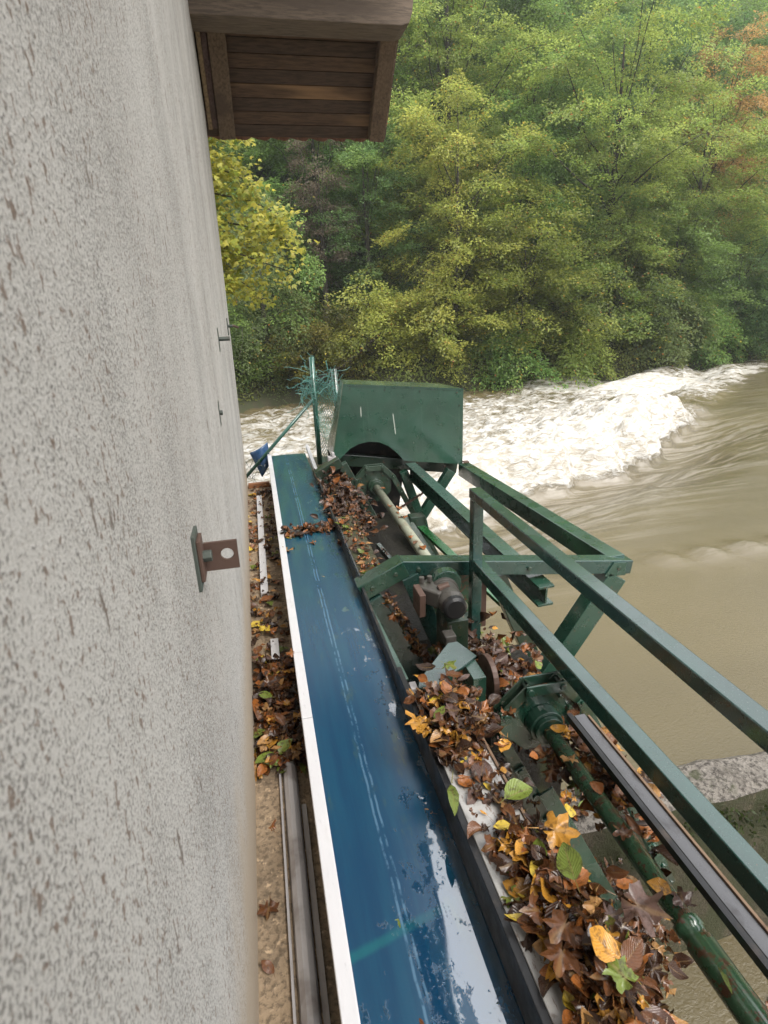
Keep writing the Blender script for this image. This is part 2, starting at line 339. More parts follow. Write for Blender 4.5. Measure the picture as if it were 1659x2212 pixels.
def np_mesh(name, verts, faces, mat, col=None, uv=None, parent=None, smooth=False):
    """faces: (n,k) int array"""
    me = bpy.data.meshes.new(name); n, k = faces.shape
    b = parent_loc(parent) if parent is not None else 0
    verts = np.asarray(verts, np.float32)-np.asarray(b, np.float32)
    me.vertices.add(len(verts)); me.vertices.foreach_set('co', verts.ravel())
    me.loops.add(n*k); me.loops.foreach_set('vertex_index', faces.astype(np.int32).ravel())
    me.polygons.add(n); me.polygons.foreach_set('loop_start', np.arange(0, n*k, k, dtype=np.int32))
    me.update(calc_edges=True)
    if col is not None:
        a = me.attributes.new('Col', 'FLOAT_COLOR', 'POINT'); c4 = np.ones((len(verts), 4), np.float32); c4[:, :3] = col; a.data.foreach_set('color', c4.ravel())
    if uv is not None:
        u = me.uv_layers.new(name='leafuv'); u.data.foreach_set('uv', np.asarray(uv, np.float32)[faces.ravel()].ravel())
    if smooth: me.polygons.foreach_set('use_smooth', np.ones(n, bool))
    me.materials.append(mat); me.validate()
    o = bpy.data.objects.new(name, me); C.objects.link(o)
    if parent is not None: o.parent = parent
    return o
def vnoise(x, y, seed=0):
    rng = np.random.default_rng(seed); T = rng.random((256, 256))
    xi = np.floor(x).astype(int); yi = np.floor(y).astype(int); fx = x-xi; fy = y-yi
    fx = fx*fx*(3-2*fx); fy = fy*fy*(3-2*fy); g = lambda a, b: T[a % 256, b % 256]
    return (g(xi, yi)*(1-fx)+g(xi+1, yi)*fx)*(1-fy)+(g(xi, yi+1)*(1-fx)+g(xi+1, yi+1)*fx)*fy
def fbm(x, y, o=4, seed=0, gain=.5):
    s = 0; a = 1; n = 0
    for i in range(o): s = s+a*vnoise(x*2**i+i*17.3, y*2**i+i*9.1, seed+i); n += a; a *= gain
    return s/n
sstep = lambda a, b, x: (lambda t: t*t*(3-2*t))(np.clip((x-a)/(b-a), 0, 1))

# ------------------------------------------------------------------ river, far bank hill, near bank
WZ = -3.9
def river():
    xs = np.arange(-16, 46.01, .11); ys = np.arange(-7, 34.01, .11); X, Y = np.meshgrid(xs, ys)
    u = (.895, .446); n = (-.446, .895)
    t = (X-2.96)*u[0]+(Y-9.8)*u[1]; s = (X-2.96)*n[0]+(Y-9.8)*n[1]
    s = s-.018*(t-6)**2*(t > 6)*.6          # the front bends with the weir
    s = s+.55*(fbm(t*.45, s*.1, 3, 5)-.5)*2+.3*(fbm(t*1.8, s*1.2, 3, 15)-.5)*2
    A = 1-sstep(10.5, 15.5, t)
    z = WZ-.70*A*sstep(-3.0, 0, s)
    z += A*1.05*sstep(-.1, .8, s)*np.exp(-np.clip(s, 0, 99)/6.0)+A*.15*sstep(1, 9, s)
    z += .45*np.exp(-((t-10.6)/2.6)**2-((s-1.6)/1.3)**2)
    turb = sstep(0, .7, s)*(.4+.6*np.exp(-np.clip(s, 0, 99)/7))*np.maximum(A, .45*sstep(15, 12, t-s*.2)+.22)
    rid = 1-np.abs(2*fbm(X*.75+1.5*fbm(X*.5, Y*.5, 2, 40), Y*.95, 5, 21, .55)-1)
    z += turb*(.75*(rid-.62)+.40*(fbm(X*2.2, Y*2.6, 4, 31, .62)-.5)+.22*(1-np.abs(2*fbm(X*2.0, Y*2.4, 3, 33)-1)-.6))
    st = sstep(13, 17, t)*sstep(-1, 2, s)                   # standing waves upstream of the tip
    z += st*.22*np.sin(s*2.0+t*.25+2*fbm(X*.3, Y*.3, 2, 8))+st*.3*(fbm(X*.8, Y*1.2, 4, 3)-.5)
    z += .02*(fbm(X*1.2, Y*1.2, 3, 12)-.5)
    eddy = np.exp(-((Y-(6.9-.22*(X-7)+.25*np.sin(X*.9)))/.22)**2)*sstep(4.5, 6.5, X)*(1-sstep(16, 20, X))
    z += eddy*(.06*np.sin((X*2.1+Y)*4)+.07)
    shore = shore_y(X); bankd = shore-Y
    foam = A*sstep(-.02, .35, s)*(.47+.60*np.exp(-np.clip(s, 0, 99)/4.2))
    foam = foam+.62*st*sstep(1.0, 3.0, s)+.42*(1-A)*sstep(2, 4.5, s)
    q = -.59*(X-17)+.81*(Y-19)+1.6*(fbm(X*.5, Y*.5, 4, 71)-.5); foam = foam+.60*sstep(-.9, .5, q)*sstep(13.5, 18, X)
    foam = np.clip(foam, 0, 1.1)*(.5+.5*sstep(.2, 2.2, bankd)) + .10*eddy
    chute = sstep(-4.2, -1.0, s)*(1-sstep(0, .3, s))*(.35+.65*A)+.35*eddy
    faces = []; ny, nx = X.shape
    idx = np.arange(ny*nx).reshape(ny, nx)
    F = np.stack([idx[:-1, :-1], idx[:-1, 1:], idx[1:, 1:], idx[1:, :-1]], -1).reshape(-1, 4)
    o = np_mesh('river', np.stack([X, Y, z], -1).reshape(-1, 3), F, M['water'], smooth=True); o['kind'] = 'structure'
    for nm, a in (('foam', foam), ('chute', np.clip(chute, 0, 1))):
        at = o.data.attributes.new(nm, 'FLOAT', 'POINT'); at.data.foreach_set('value', a.ravel().astype(np.float32))
def shore_y(x): return 26.4-.10*np.clip(x, -20, 14)+.20*np.clip(x-14, 0, 60)+.6*np.sin(x*.55)+.3*np.sin(x*1.7)
def hill_z(x, y):
    d = y-shore_y(x)
    return np.where(d < 0, WZ-.4+d*.5, WZ-.3+1.2*sstep(0, 1.2, d)+np.clip(d-1, 0, 200)*.68)+.5*(fbm(x*.3, y*.3, 3, 77)-.5)*sstep(0, 3, d)
def hillside():
    xs = np.arange(-45, 110.1, 1.0); ys = np.concatenate([np.arange(22, 36, .5), np.arange(36, 130, 2.0)]); X, Y = np.meshgrid(xs, ys)
    Z = hill_z(X, Y); ny, nx = X.shape; idx = np.arange(ny*nx).reshape(ny, nx)
    F = np.stack([idx[:-1, :-1], idx[:-1, 1:], idx[1:, 1:], idx[1:, :-1]], -1).reshape(-1, 4)
    o = np_mesh('hillside', np.stack([X, Y, Z], -1).reshape(-1, 3), F, M['soil'], smooth=True); o['kind'] = 'structure'
river(); hillside()
tag(MB().box(-14, -1.6, 7.0, 22, -6, -3.45).build('riverbank', M['soil']), kind='structure')
tag(MB().box(-60, 120, -60, 140, -9.2, -9.0).build('riverbed', M['soil']), kind='structure')

# ------------------------------------------------------------------ mill building: wall, gable roof with overhang
RS = .95                                   # roof slope
roof_z = lambda y: 1.665+RS*(6.3-y)         # underside of the boards along the gable
def building():
    b = thing('mill_building', 'pale roughcast building wall with brown timber gable roof overhang', 'building', (-.2, 3, -1.85))
    mb = MB(); ys = np.linspace(-1.6, 6.2, 14)
    rows = []
    for y in ys:
        zt = roof_z(max(y, -.2))-.02; zs = np.linspace(-4.6, zt, 10); k = max(0, (y-2)/4.2)
        rows.append([(-.186-.034*k*min(1.2, max(0, (1.5-z)/3.35)), y, z) for z in zs])
    n = 10; vs = [p for r in rows for p in r]; fs = [(i*n+j, (i+1)*n+j, (i+1)*n+j+1, i*n+j+1) for i in range(13) for j in range(9)]
    e = 14*n; vs += [(-.55, p[1], p[2]) for r in (rows[0], rows[-1]) for p in r]
    fs += [(13*n+j, e+n+j, e+n+j+1, 13*n+j+1) for j in range(9)]+[(j, j+1, e+j+1, e+j) for j in range(9)]
    fs += [(e+j, e+j+1, e+n+j+1, e+n+j) for j in range(9)]
    mb.add(vs, fs); mb.build('wall', M['wall'], b)
    MB().box(-6, -.56, 5.9, 6.2, -4.6, 1.6).build('end_wall', M['wall'], b)
    # purlins poke out through the gable
    for yp in (5.54, 3.1, .6):
        zc = roof_z(yp)-.20
        m = MB(); pts = [(-.9, 0), (1.44, 0), (1.50, .02), (1.53, .10), (1.55, .30), (-.9, .30)]
        pu = m.prism([(x, yp-.12, zc-.13+z) for x, z in pts], (0, .30, 0)).build('purlin', M['beam'], b, .008)
    slope = math.hypot(1, RS); up = V3((0, RS, 1))/slope
    along = lambda y, d=0: V3((0, y, roof_z(y)))+up*d
    for x0, x1 in ((-.085, .06), (1.33, 1.48)):
        m = MB(); a, c = along(6.42, -.055), along(.0, -.055); xm = (x0+x1)/2
        m.bar((xm, a[1], a[2]), (xm, c[1], c[2]), x1-x0, .11, (1, 0, 0)); m.build('rafter', M['rafter'], b, .008)
    # soffit boards
    rnd = random.Random(3); y = 6.455; tl = .118; i = 0
    so_ = None; mats = [M['board'], m_wood('dark_board', (.10, .062, .044), (.17, .10, .06)), m_wood('worn_board', (.15, .088, .055), (.36, .21, .11), scale=.7)]
    for i in range(74):
        y1 = y-tl/slope+.004; a, c = along(y, .013+rnd.uniform(-.002, .002)), along(y1, .013+rnd.uniform(-.002, .002))
        MB().add([(x, *(p[1:]+up[1:]*d)) for p in (a, c) for x in (-.8, 1.52) for d in (0, .022)],
                 [(0, 2, 6, 4), (1, 5, 7, 3), (0, 1, 3, 2), (4, 6, 7, 5), (0, 4, 5, 1), (2, 3, 7, 6)]).build('soffit_board', mats[rnd.choice((0, 1, 2)) if 1 < i < 5 else rnd.choice((0, 1))], b, .003)
        y = y1-.004
    # tiles: wavy sheet with stepped rows, eave edge shows
    m = MB(); nx = 120; xs = np.linspace(-.95, 1.515, nx); rowsn = 21
    for r in range(rowsn):
        ya = 6.50-r*.33; yb = ya-.37
        vs = []
        for yy, lift in ((ya, .075), (yb, .045)):
            for th in (0, .022):
                for x in xs:
                    p = along(yy, lift+th+.022*math.sin(x*2*math.pi/.19+(.9 if math.sin(x*2*math.pi/.19) > 0 else 0))); vs.append((x, p[1], p[2]))
        f = []
        for j in range(nx-1):
            f += [(j, j+1, 2*nx+j+1, 2*nx+j), (nx+j, 3*nx+j, 3*nx+j+1, nx+j+1), (j, nx+j, nx+j+1, j+1)]
        f += [(0, 2*nx, 3*nx, nx), (nx-1, 2*nx-1, 4*nx-1, 3*nx-1)]
        m.add(vs, f)
    m.build('roof_tiles', M['tile'], b)
    m = MB()     # the other slope of the roof, behind the camera
    m.add([(-.95, -.3, 7.95), (1.56, -.3, 7.95), (1.56, -7, 1.6), (-.95, -7, 1.6), (-.95, -.3, 8.05), (1.56, -.3, 8.05), (1.56, -7, 1.7), (-.95, -7, 1.7)], [(0, 1, 2, 3), (7, 6, 5, 4), (0, 4, 5, 1), (1, 5, 6, 2), (2, 6, 7, 3), (3, 7, 4, 0)])
    m.build('roof_slope', M['tile'], b)
    a, c = along(6.36, -.05), along(0, -.05)
    MB().bar((-.155, a[1], a[2]), (-.155, c[1], c[2]), .035, .10, (1, 0, 0)).build('rake_board', M['cork'], b, .004)
    a, c = along(6.36, -.03), along(0, -.03)
    MB().bar((-.112, a[1], a[2]), (-.112, c[1], c[2]), .048, .11, (1, 0, 0)).build('rake_trim', m_wood('purple_brown_board', (.16, .10, .09), (.09, .06, .05), 'Y'), b, .004)
building()

# iron brackets on the wall
def bracket(loc, label, tab=True, s=1.0, bolt=.02, rod=False):
    x, y, z = loc; b = thing('wall_bracket', label, 'bracket', loc, 'iron brackets bolted to the wall')
    MB().box(x-.004, x+.008, y-.045*s, y+.045*s, z-.085*s, z+.075*s).build('plate', M['bracket'], b, .002)
    if tab:
        MB().box(x+.008, x+.017, y-.03, y+.03, z-.055, z+.05).build('clamp_plate', M['rust'], b, .002)
        m = MB(); n = 16; cx, cz, r = x+.070, z-.012, .0155                 # tab with a hole, in the XZ plane
        out = [(x+.017, z-.052), (x+.096, z-.052), (x+.096, z+.022), (x+.017, z+.022)]
        O = []; H = []
        for i in range(n):
            t = 2*math.pi*(i+.5)/n; c_, s_ = math.cos(t), math.sin(t)
            k = min((x+.096-cx)/c_ if c_ > 0 else (x+.017-cx)/c_, (z+.022-cz)/s_ if s_ > 0 else (z-.052-cz)/s_)
            O.append((cx+k*c_, cz+k*s_)); H.append((cx+r*c_, cz+r*s_))
        vs = [(p[0], yy, p[1]) for yy in (y+.026, y+.034) for p in O+H]
        f = []
        for i in range(n):
            j = (i+1) % n; f += [(i, j, n+j, n+i), (2*n+i, 3*n+i, 3*n+j, 2*n+j), (i, 2*n+i, 2*n+j, j), (n+i, n+j, 3*n+j, 3*n+i)]
        for ci, (px, pz) in enumerate(out):   # corner triangles
            best = sorted(range(n), key=lambda i: (O[i][0]-px)**2+(O[i][1]-pz)**2)[:2]; o = len(vs)
            vs += [(px, y+.026, pz), (px, y+.034, pz)]; f += [(best[0], best[1], o), (2*n+best[0], 2*n+best[1], o+1)]
        m.add(vs, f).build('tab', M['rust'], b)
    bl = MB().tube([(x+.008, y, z), (x+.017+bolt, y, z)], .013*s+.003, 6).build('bolt', M['bracket'], b, .002)
    if rod: MB().tube([(x+.03, y, z), (x+.05, y+.10, z), (x+.09, y+.14, z-.02)], .011, 8).build('hook', M['rust'], b, smooth=True)
bracket((-.186, 1.31, -.553), 'large iron bracket with a holed rusty tab sticking out of the wall', True, .88)
bracket((-.197, 2.85, -.47), 'small plain iron plate on the wall, lower one near the far edge', False, .75, .006)
bracket((-.198, 3.67, -.17), 'upper iron plate with a protruding bolt on the wall', False, .85, .055)
bracket((-.20, 5.5, -.15), 'farthest iron bracket with a curved hook at the wall edge', False, .9, .03, True)

# ------------------------------------------------------------------ walkway, intake wall, pier
tag(MB().box(-.6, .06, -1.2, 6.25, -2.1, -1.85).build('walkway', M['slab']), kind='structure')
t = thing('intake_wall', 'dark mossy concrete wall under the conveyor', 'wall', (.25, 2.5, -4.8))
MB().box(.061, .50, -1.2, 5.6, -4.8, -1.86).build('wall_body', M['mosswall'], t)
MB().box(.96, 1.38, 2.16, 2.74, -4.8, -1.98).build('pit_fill_block', M['pitshade'], t)  # added fill blocks, coloured near-black to stand in for the pit's shade
MB().box(.501, .958, 2.3, 2.86, -4.8, -2.55).build('pit_fill_block', M['pitshade'], t)
MB().box(.501, 1.24, 3.12, 5.58, -4.8, -2.10).build('pit_fill_block', M['pitshade'], t)
MB().box(.20, .98, 6.3, 6.95, -4.8, -1.78).build('wall_end', M['mosswall'], t)
def pier():
    p = thing('concrete_pier', 'mossy concrete pier wall with pale weathered top in the water', 'wall', (4, 2.1, -5))
    xs = np.linspace(.52, 13, 150); rng = np.random.default_rng(4)
    e = .09*(fbm(xs*5, xs*0, 4, 6)-.5); e2 = .10*(fbm(xs*4, xs*0+5, 4, 9)-.5); zt = -2.67+.06*(fbm(xs*4.5, xs*0+3, 3, 2)-.5)
    vs = []; 
    for i, x in enumerate(xs):
        vs += [(x, 1.985+e[i], zt[i]-.035), (x, 2.04+e[i]*.6, zt[i]), (x, 2.22+e2[i], zt[i]+.012), (x, 2.26+e2[i], zt[i]-.02)]
    f = [(i*4+j, (i+1)*4+j, (i+1)*4+j+1, i*4+j+1) for i in range(149) for j in range(3)]
    MB().add(vs, f).build('pier_top', M['pier'], p)
    vs = []
    for i, x in enumerate(xs): vs += [(x, 1.97+.02*(fbm(np.array([x*3.]), np.array([1.]), 2, 3)[0]-.5), -5), (x, 1.987+e[i], zt[i]-.036), (x, 2.262+e2[i], zt[i]-.022), (x, 2.27, -5)]
    f = [(i*4+j, (i+1)*4+j, (i+1)*4+j+1, i*4+j+1) for i in range(149) for j in (0, 2)]+[(0, 1, 2, 3)]
    MB().add(vs, f).build('pier_face', M['mosswall'], p)
pier()
def moss():
    rng = np.random.default_rng(15); n = 9000; x = rng.uniform(.55, 9, n); k = fbm(x*2.2, x*0, 3, 88); z = -2.70-np.abs(rng.normal(0, .12, n))*(1+3*(k-.4)); y = 1.965+.03*rng.normal(0, 1, n)*.4
    keep = rng.uniform(0, 1, n) < sstep(.38, .62, fbm(x*4, z*6, 3, 90)); x, y, z = x[keep], y[keep], z[keep]; n = len(x)
    P = np.stack([x, y, z], -1); N = nrm(rng.normal(0, .5, (n, 3))+np.array([0, -.9, .4])); D = nrm(rng.normal(0, .5, (n, 3))+np.array([0, -.3, -.6]))
    o = leaves_mesh('moss', P, N, D, rng.uniform(.012, .035, n), np.array((.035, .05, .012))*rng.uniform(.5, 1.6, (n, 1)), None)
    tag(o, 'dark green moss growing on the pier wall', 'moss', kind='stuff')

# ------------------------------------------------------------------ conveyor
def conveyor():
    c = thing('belt_conveyor', 'long wet blue belt conveyor with pale side rail along the wall', 'conveyor', (.25, 2.7, -1.85))
    xs = np.linspace(.068, .458, 14); ys = np.linspace(-1, 6.48, 90); X, Y = np.meshgrid(xs, ys)
    Z = -1.604+.004*(1-((X-.263)/.195)**2)+.004*(fbm(X*6, Y*1.5, 3, 3)-.5)
    idx = np.arange(X.size).reshape(X.shape); F = np.stack([idx[:-1, :-1], idx[:-1, 1:], idx[1:, 1:], idx[1:, :-1]], -1).reshape(-1, 4)
    np_mesh('belt', np.stack([X, Y, Z], -1).reshape(-1, 3), F, M['belt'], parent=c, smooth=True)
    MB().tube([(.07, 6.48, -1.66), (.455, 6.48, -1.66)], .055, 20).build('end_roller', M['belt'], c, smooth=True)
    for y0, y1 in ((-1, 1.94), (1.944, 4.98), (4.984, 6.52)):
        MB().box(.030, .074, y0, y1, -1.655, -1.588).build('side_rail', M['alu'], c, .003)
    MB().box(.034, .060, -1, 6.4, -1.79, -1.657).build('side_plate', M['darkmetal'], c)
    MB().box(.459, .472, -1, 5.0, -1.72, -1.53).build('rubber_skirt', M['black'], c)
    MB().bar((.485, 5.0, -1.585), (.505, 6.72, -1.585), .035, .05, (1, 0, 0)).build('side_rail', M['alu'], c, .003)
    for y in (.4, 1.6, 2.8, 4.0, 5.2, 6.2): MB().box(.06, .46, y-.03, y+.03, -1.85, -1.68).build('support', M['darkmetal'], c)
    MB().box(.075, .20, 4.02, 4.05, -1.598, -1.585).build('cross_strip', M['darkmetal'], c)
    m = MB().tube([(.475, 5.6, -1.56), (.455, 5.3, -1.55), (.49, 5.0, -1.55), (.50, 4.8, -1.57)], .009, 8); m.build('hose', M['rustedge'], c, smooth=True)
conveyor()
ch = thing('channel_beam', 'grey rusty steel channel beam beside the belt covered in leaves', 'beam', (.55, .6, -1.6))
MB().box(.4725, .642, -.8, 1.80, -1.50, -1.47).build('top_flange', M['greytop'], ch, .003)
MB().box(.450, .472, -.8, 2.02, -1.60, -1.472).build('web', M['black'], ch, .002)  # black here paints the shadowed side of the channel
MB().box(.640, .650, -.8, 1.80, -1.56, -1.462).build('lip', M['rustedge'], ch, .002)
MB().prism([(.652, -.8, -1.56), (.80, -.8, -1.66), (.80, -.8, -1.67), (.652, -.8, -1.57)], (0, 2.0, 0)).build('leaf_tray', M['mossy'], ch)
ch = thing('channel_beam', 'short mossy channel beam beside the belt behind the portal frame', 'beam', (.55, 3.5, -1.6))
MB().box(.4725, .615, 2.99, 4.0, -1.53, -1.50).build('top_flange', m_concrete('moss_covered_steel', (.12, .10, .06), .8, .6), ch, .003)
MB().box(.462, .4720, 2.99, 4.0, -1.60, -1.497).build('web', M['darkmetal'], ch, .002)
pl = thing('side_plate', 'flat green steel plate beside the belt below the portal legs', 'plate', (.5, 2.5, -1.7))
MB().prism([(.474, 2.08, -1.60), (.52, 2.08, -1.60), (.50, 2.6, -1.60), (.48, 2.94, -1.60), (.474, 2.94, -1.60)], (0, 0, .012)).build('flange', M['green'], pl, .003)
MB().box(.474, .482, 2.08, 2.96, -1.78, -1.602).build('face', M['mossy'], pl)

# loose strips and profiles on the walkway
a = MB().prism([(-.075, 1.99, -1.846), (-.065, 1.99, -1.818), (-.045, 1.99, -1.808), (-.022, 1.99, -1.818), (-.012, 1.99, -1.846)], (-.012, -2.9, 0)).build('plastic_profile', None, base=None) if False else None
def profile():
    t = NT('dotted_grey_plastic'); g = t.n('ShaderNodeTexVoronoi'); g.inputs['Scale'].default_value = 190; g.inputs['Randomness'].default_value = .15; t.l(t.pos((1, .8, .01)), g.inputs['Vector'])
    dots = t.ramp(g.outputs['Distance'], .22, .34, 1, 0); big = t.noise(6, 4)
    col = t.mix(t.math('MULTIPLY', dots, .45), (.46, .44, .44), (.22, .2, .2)); col = t.mix(t.ramp(big, .52, .7, 0, .7), col, (.2, .17, .155))
    t.set('Base Color', col); t.set('Roughness', .4); t.bump(dots, .3, .002)
    o = MB().prism([(-.072, 2.03, -1.846), (-.066, 2.03, -1.822), (-.05, 2.03, -1.810), (-.034, 2.03, -1.810), (-.018, 2.03, -1.822), (-.012, 2.03, -1.846)], (-.012, -2.9, 0)).build('plastic_profile', t.m, bevel=.003)
    tag(o, 'long rounded grey dotted plastic profile lying on the walkway', 'profile')
profile()
tag(MB().bar((-.0, 1.75, -1.843), (-.01, -.6, -1.843), .018, .012, (1, 0, 0)).build('flat_strip', M['plas']), 'thin grey strip on the walkway between profile and conveyor', 'strip')
tag(MB().bar((-.083, 2.0, -1.840), (-.098, -.5, -1.840), .008, .018, (1, 0, 0)).build('flat_strip', M['plas']), 'thin grey strip against the wall side of the dotted profile', 'strip')
tag(MB().box(-.128, -.078, 3.55, 5.72, -1.849, -1.815).build('aluminium_strip', M['alu'], bevel=.002), 'long pale metal strip flat on the leafy walkway', 'strip')
tag(MB().box(-.085, -.040, 2.72, 2.93, -1.849, -1.80).build('aluminium_strip', M['alu'], bevel=.002), 'short pale metal strip showing between the walkway leaves', 'strip')
tag(MB().box(-.21, .02, 6.10, 6.16, -1.849, -1.80).build('wood_plank', M['plank'], bevel=.003), 'orange brown wooden plank across the walkway end', 'plank')

# ------------------------------------------------------------------ guard railing
def railing():
    r = thing('guard_railing', 'dark green square tube guard railing with two rails', 'railing', (1.12, 1, -2.1))
    MB().box(1.087, 1.147, 2.78, 2.84, -2.10, -1.041).build('post', M['rail'], r, .004)
    MB().box(1.085, 1.149, -1.2, 2.85, -1.040, -.985).build('top_rail', M['rail'], r, .004)
    MB().box(1.089, 1.151, -1.2, 2.779, -1.466, -1.395).build('lower_rail', M['rail'], r, .004)
    MB().box(1.087, 1.147, -.9, -.84, -2.1, -1.041).build('post', M['rail'], r, .004)
    MB().box(1.116, 1.164, -1.2, 1.70, -1.624, -1.614).build('toe_strip', M['darkmetal'], r, .002)
    MB().box(1.096, 1.1155, -1.2, 1.72, -1.645, -1.616).build('toe_edge', M['black'], r)
    MB().box(1.1645, 1.174, -1.2, 1.68, -1.627, -1.606).build('toe_upstand', M['rustedge'], r, .001)
railing()

# ------------------------------------------------------------------ rack cleaner machine
def rack_frame():
    f = thing('cleaner_frame', 'dark green steel support frame of the rack cleaner over the river', 'frame', (1.2, 4, -2.6))
    y = 2.95; G = M['green']
    MB().bar((.455, y, -1.575), (.725, y, -1.45), .12, .105).build('head_beam', G, f, .005)
    MB().bar((.70, y, -1.452), (2.22, y, -1.655), .10, .092).build('crossbeam', M['rail'], f, .005)
    MB().bar((.51, y-.02, -1.62), (.845, y-.02, -2.32), .10, .135).build('leg', M['rail'], f, .005)
    MB().bar((.745, y-.02, -1.50), (1.05, y-.02, -2.32), .10, .105).build('leg', M['rail'], f, .005)
    MB().bar((1.33, y+.05, -1.62), (1.74, y+.05, -2.60), .09, .10).build('leg', M['mossy'], f, .005)
    MB().bar((.62, y+.01, -1.62), (.97, y+.01, -2.35), .02, .03).build('guide_strip', M['darkmetal'], f)
    MB().bar((2.12, y, -1.705), (1.50, y, -2.70), .12, .145).build('brace', G, f, .005)
    MB().bar((2.145, 2.96, -1.655), (2.01, 5.44, -1.665), .12, .13, (1, 0, 0)).build('outer_beam', G, f, .005)
    m = MB(); m.bar((1.585, 2.82, -1.665), (1.43, 5.42, -1.545), .105, .016, (1, 0, 0)); m.bar((1.585, 2.82, -1.725), (1.43, 5.42, -1.605), .014, .104, (1, 0, 0)); m.bar((1.585, 2.82, -1.785), (1.43, 5.42, -1.665), .105, .016, (1, 0, 0))
    m.build('inner_beam', G, f, .002)
    y = 5.36
    MB().bar((.46, y-.1, -1.53), (.70, y-.1, -1.41), .10, .09).build('head_beam', M['mossy'], f, .005)
    MB().bar((.50, y-.1, -1.58), (.60, y-.1, -1.85), .09, .10).build('leg', G, f, .005)
    MB().bar((.72, 5.66, -1.49), (2.0, 5.66, -1.70), .09, .12).build('crossbeam', M['mossy'], f, .005)  # darker paint stands in for the shaded bottom of the hood interior
    MB().bar((.72, y-.05, -1.45), (1.0, y-.05, -2.05), .09, .09).build('leg', M['mossy'], f, .005)
    MB().bar((1.34, y, -1.60), (1.55, y, -2.25), .08, .085).build('brace', G, f, .005)
    MB().bar((1.84, y, -1.64), (1.46, y, -2.20), .08, .095).build('brace', G, f, .005)
    MB().bar((1.50, y-.04, -2.10), (1.88, y-.04, -3.9), .1, .1).build('leg', G, f, .005)
    MB().bar((1.60, 2.99, -2.60), (1.95, 2.99, -4.2), .1, .1).build('leg', G, f, .005)
    MB().bar((1.33, 4.75, -1.96), (1.60, 3.45, -2.12), .075, .03, (1, 0, 0)).build('guide_rail', M['bright'], f, .003)
    MB().bar((1.21, 4.85, -1.90), (1.33, 3.45, -2.20), .09, .05, (1, 0, 0)).build('guide_rail', M['mossy'], f, .003)
    MB().box(1.24, 1.38, 4.72, 4.84, -1.99, -1.86).build('rail_stop', M['mossy'], f, .004)
    pts = [(1.21+.022*i, 5.2-.0*i, -1.96+.012*i+(.012 if i % 2 else 0)) for i in range(14)]
    m = MB()
    for i in range(13): m.bar(pts[i], pts[i+1], .012 if i % 2 else .026, .026 if i % 2 else .012)
    m.build('chain', M['rust'], f)
def frame_fixings():
    f = bpy.data.objects['cleaner_frame']
    for x, y, z in ((.66, 2.895, -1.475), (.52, 2.895, -1.545), (2.12, 2.895, -1.643), (1.50, 2.895, -1.56), (.80, 2.895, -1.467)):
        MB().tube([(x, y+.012, z), (x, y-.012, z)], .014, 6).build('bolt', M['mossy'], f, .002)
    MB().prism([(2.02, 2.896, -1.69), (2.17, 2.896, -1.70), (2.17, 2.896, -1.61), (2.08, 2.896, -1.60)], (0, -.006, 0)).build('gusset', M['green'], f, .002)
rack_frame(); frame_fixings()

def hood():
    h = thing('cover_hood', 'large dark green sheet metal hood with arched cutout over the far sprocket', 'cover', (1.3, 5.7, -1.5)); y0, y1 = 5.45, 5.98
    arch = [(1.375-.0, -1.52), (1.30, -1.43), (1.22, -1.355), (1.12, -1.305), (1.02, -1.29), (.92, -1.305), (.83, -1.345), (.755, -1.41)]
    poly = [(.80, -.715), (.655, -1.425), (.72, -1.44)]+arch[::-1]+[(2.0, -1.615), (2.0, -.838)]
    MB().prism([(x, y0, z) for x, z in poly], (0, .008, 0)).build('front_panel', M['hood'], h)
    MB().prism([(.80, y0+.009, -.716), (2.0, y0+.009, -.839), (1.93, y1, -.845), (.86, y1, -.735)], (0, 0, -.007)).build('top_panel', M['hood'], h)
    MB().prism([(.797, y0-.012, -.712), (.652, y0-.012, -1.422), (.668, y1, -1.43), (.857, y1, -.735)], (-.008, 0, 0)).build('side_panel', m_paint('pale_edge_paint', (.10, .13, .09)), h)
    MB().prism([(1.992, y0+.009, -.84), (1.992, y0+.009, -1.61), (1.925, y1, -1.61), (1.925, y1, -.85)], (-.007, 0, 0)).build('side_panel', M['hood'], h)
    MB().prism([(.86, y1, -.74), (.668, y1, -1.43), (.68, y1, -2.7), (1.36, y1, -2.7), (1.52, y1, -1.64), (1.925, y1, -1.61), (1.925, y1, -.85)], (0, .007, 0)).build('shade_back_panel', M['black'], h)  # black and drawn down low to stand in for the shaded hood interior
    MB().box(.60, .68, 5.40, 5.47, -1.46, -1.40).build('hinge_block', M['plas'], h, .004)
    MB().box(.64, .665, 5.40, 5.47, -1.40, -1.36).build('hinge_block', M['plas'], h, .004)
    MB().box(1.99, 2.05, 5.38, 5.44, -1.585, -1.575).build('clip', M['rust'], h)
    MB().prism([(.80, y0-.003, -.713), (2.0, y0-.003, -.836), (2.0, y0-.003, -.858), (.80, y0-.003, -.735)], (0, .003, 0)).build('top_seam', M['green'], h)
    for x in (.86, 1.2, 1.55, 1.93): MB().tube([(x, y0+.001, -.755-(x-.8)*.1025), (x, y0-.008, -.755-(x-.8)*.1025)], .009, 6).build('bolt', M['mossy'], h)
    for z in (-1.0, -1.45): MB().tube([(1.96, y0+.001, z), (1.96, y0-.008, z)], .009, 6).build('bolt', M['mossy'], h)
hood()

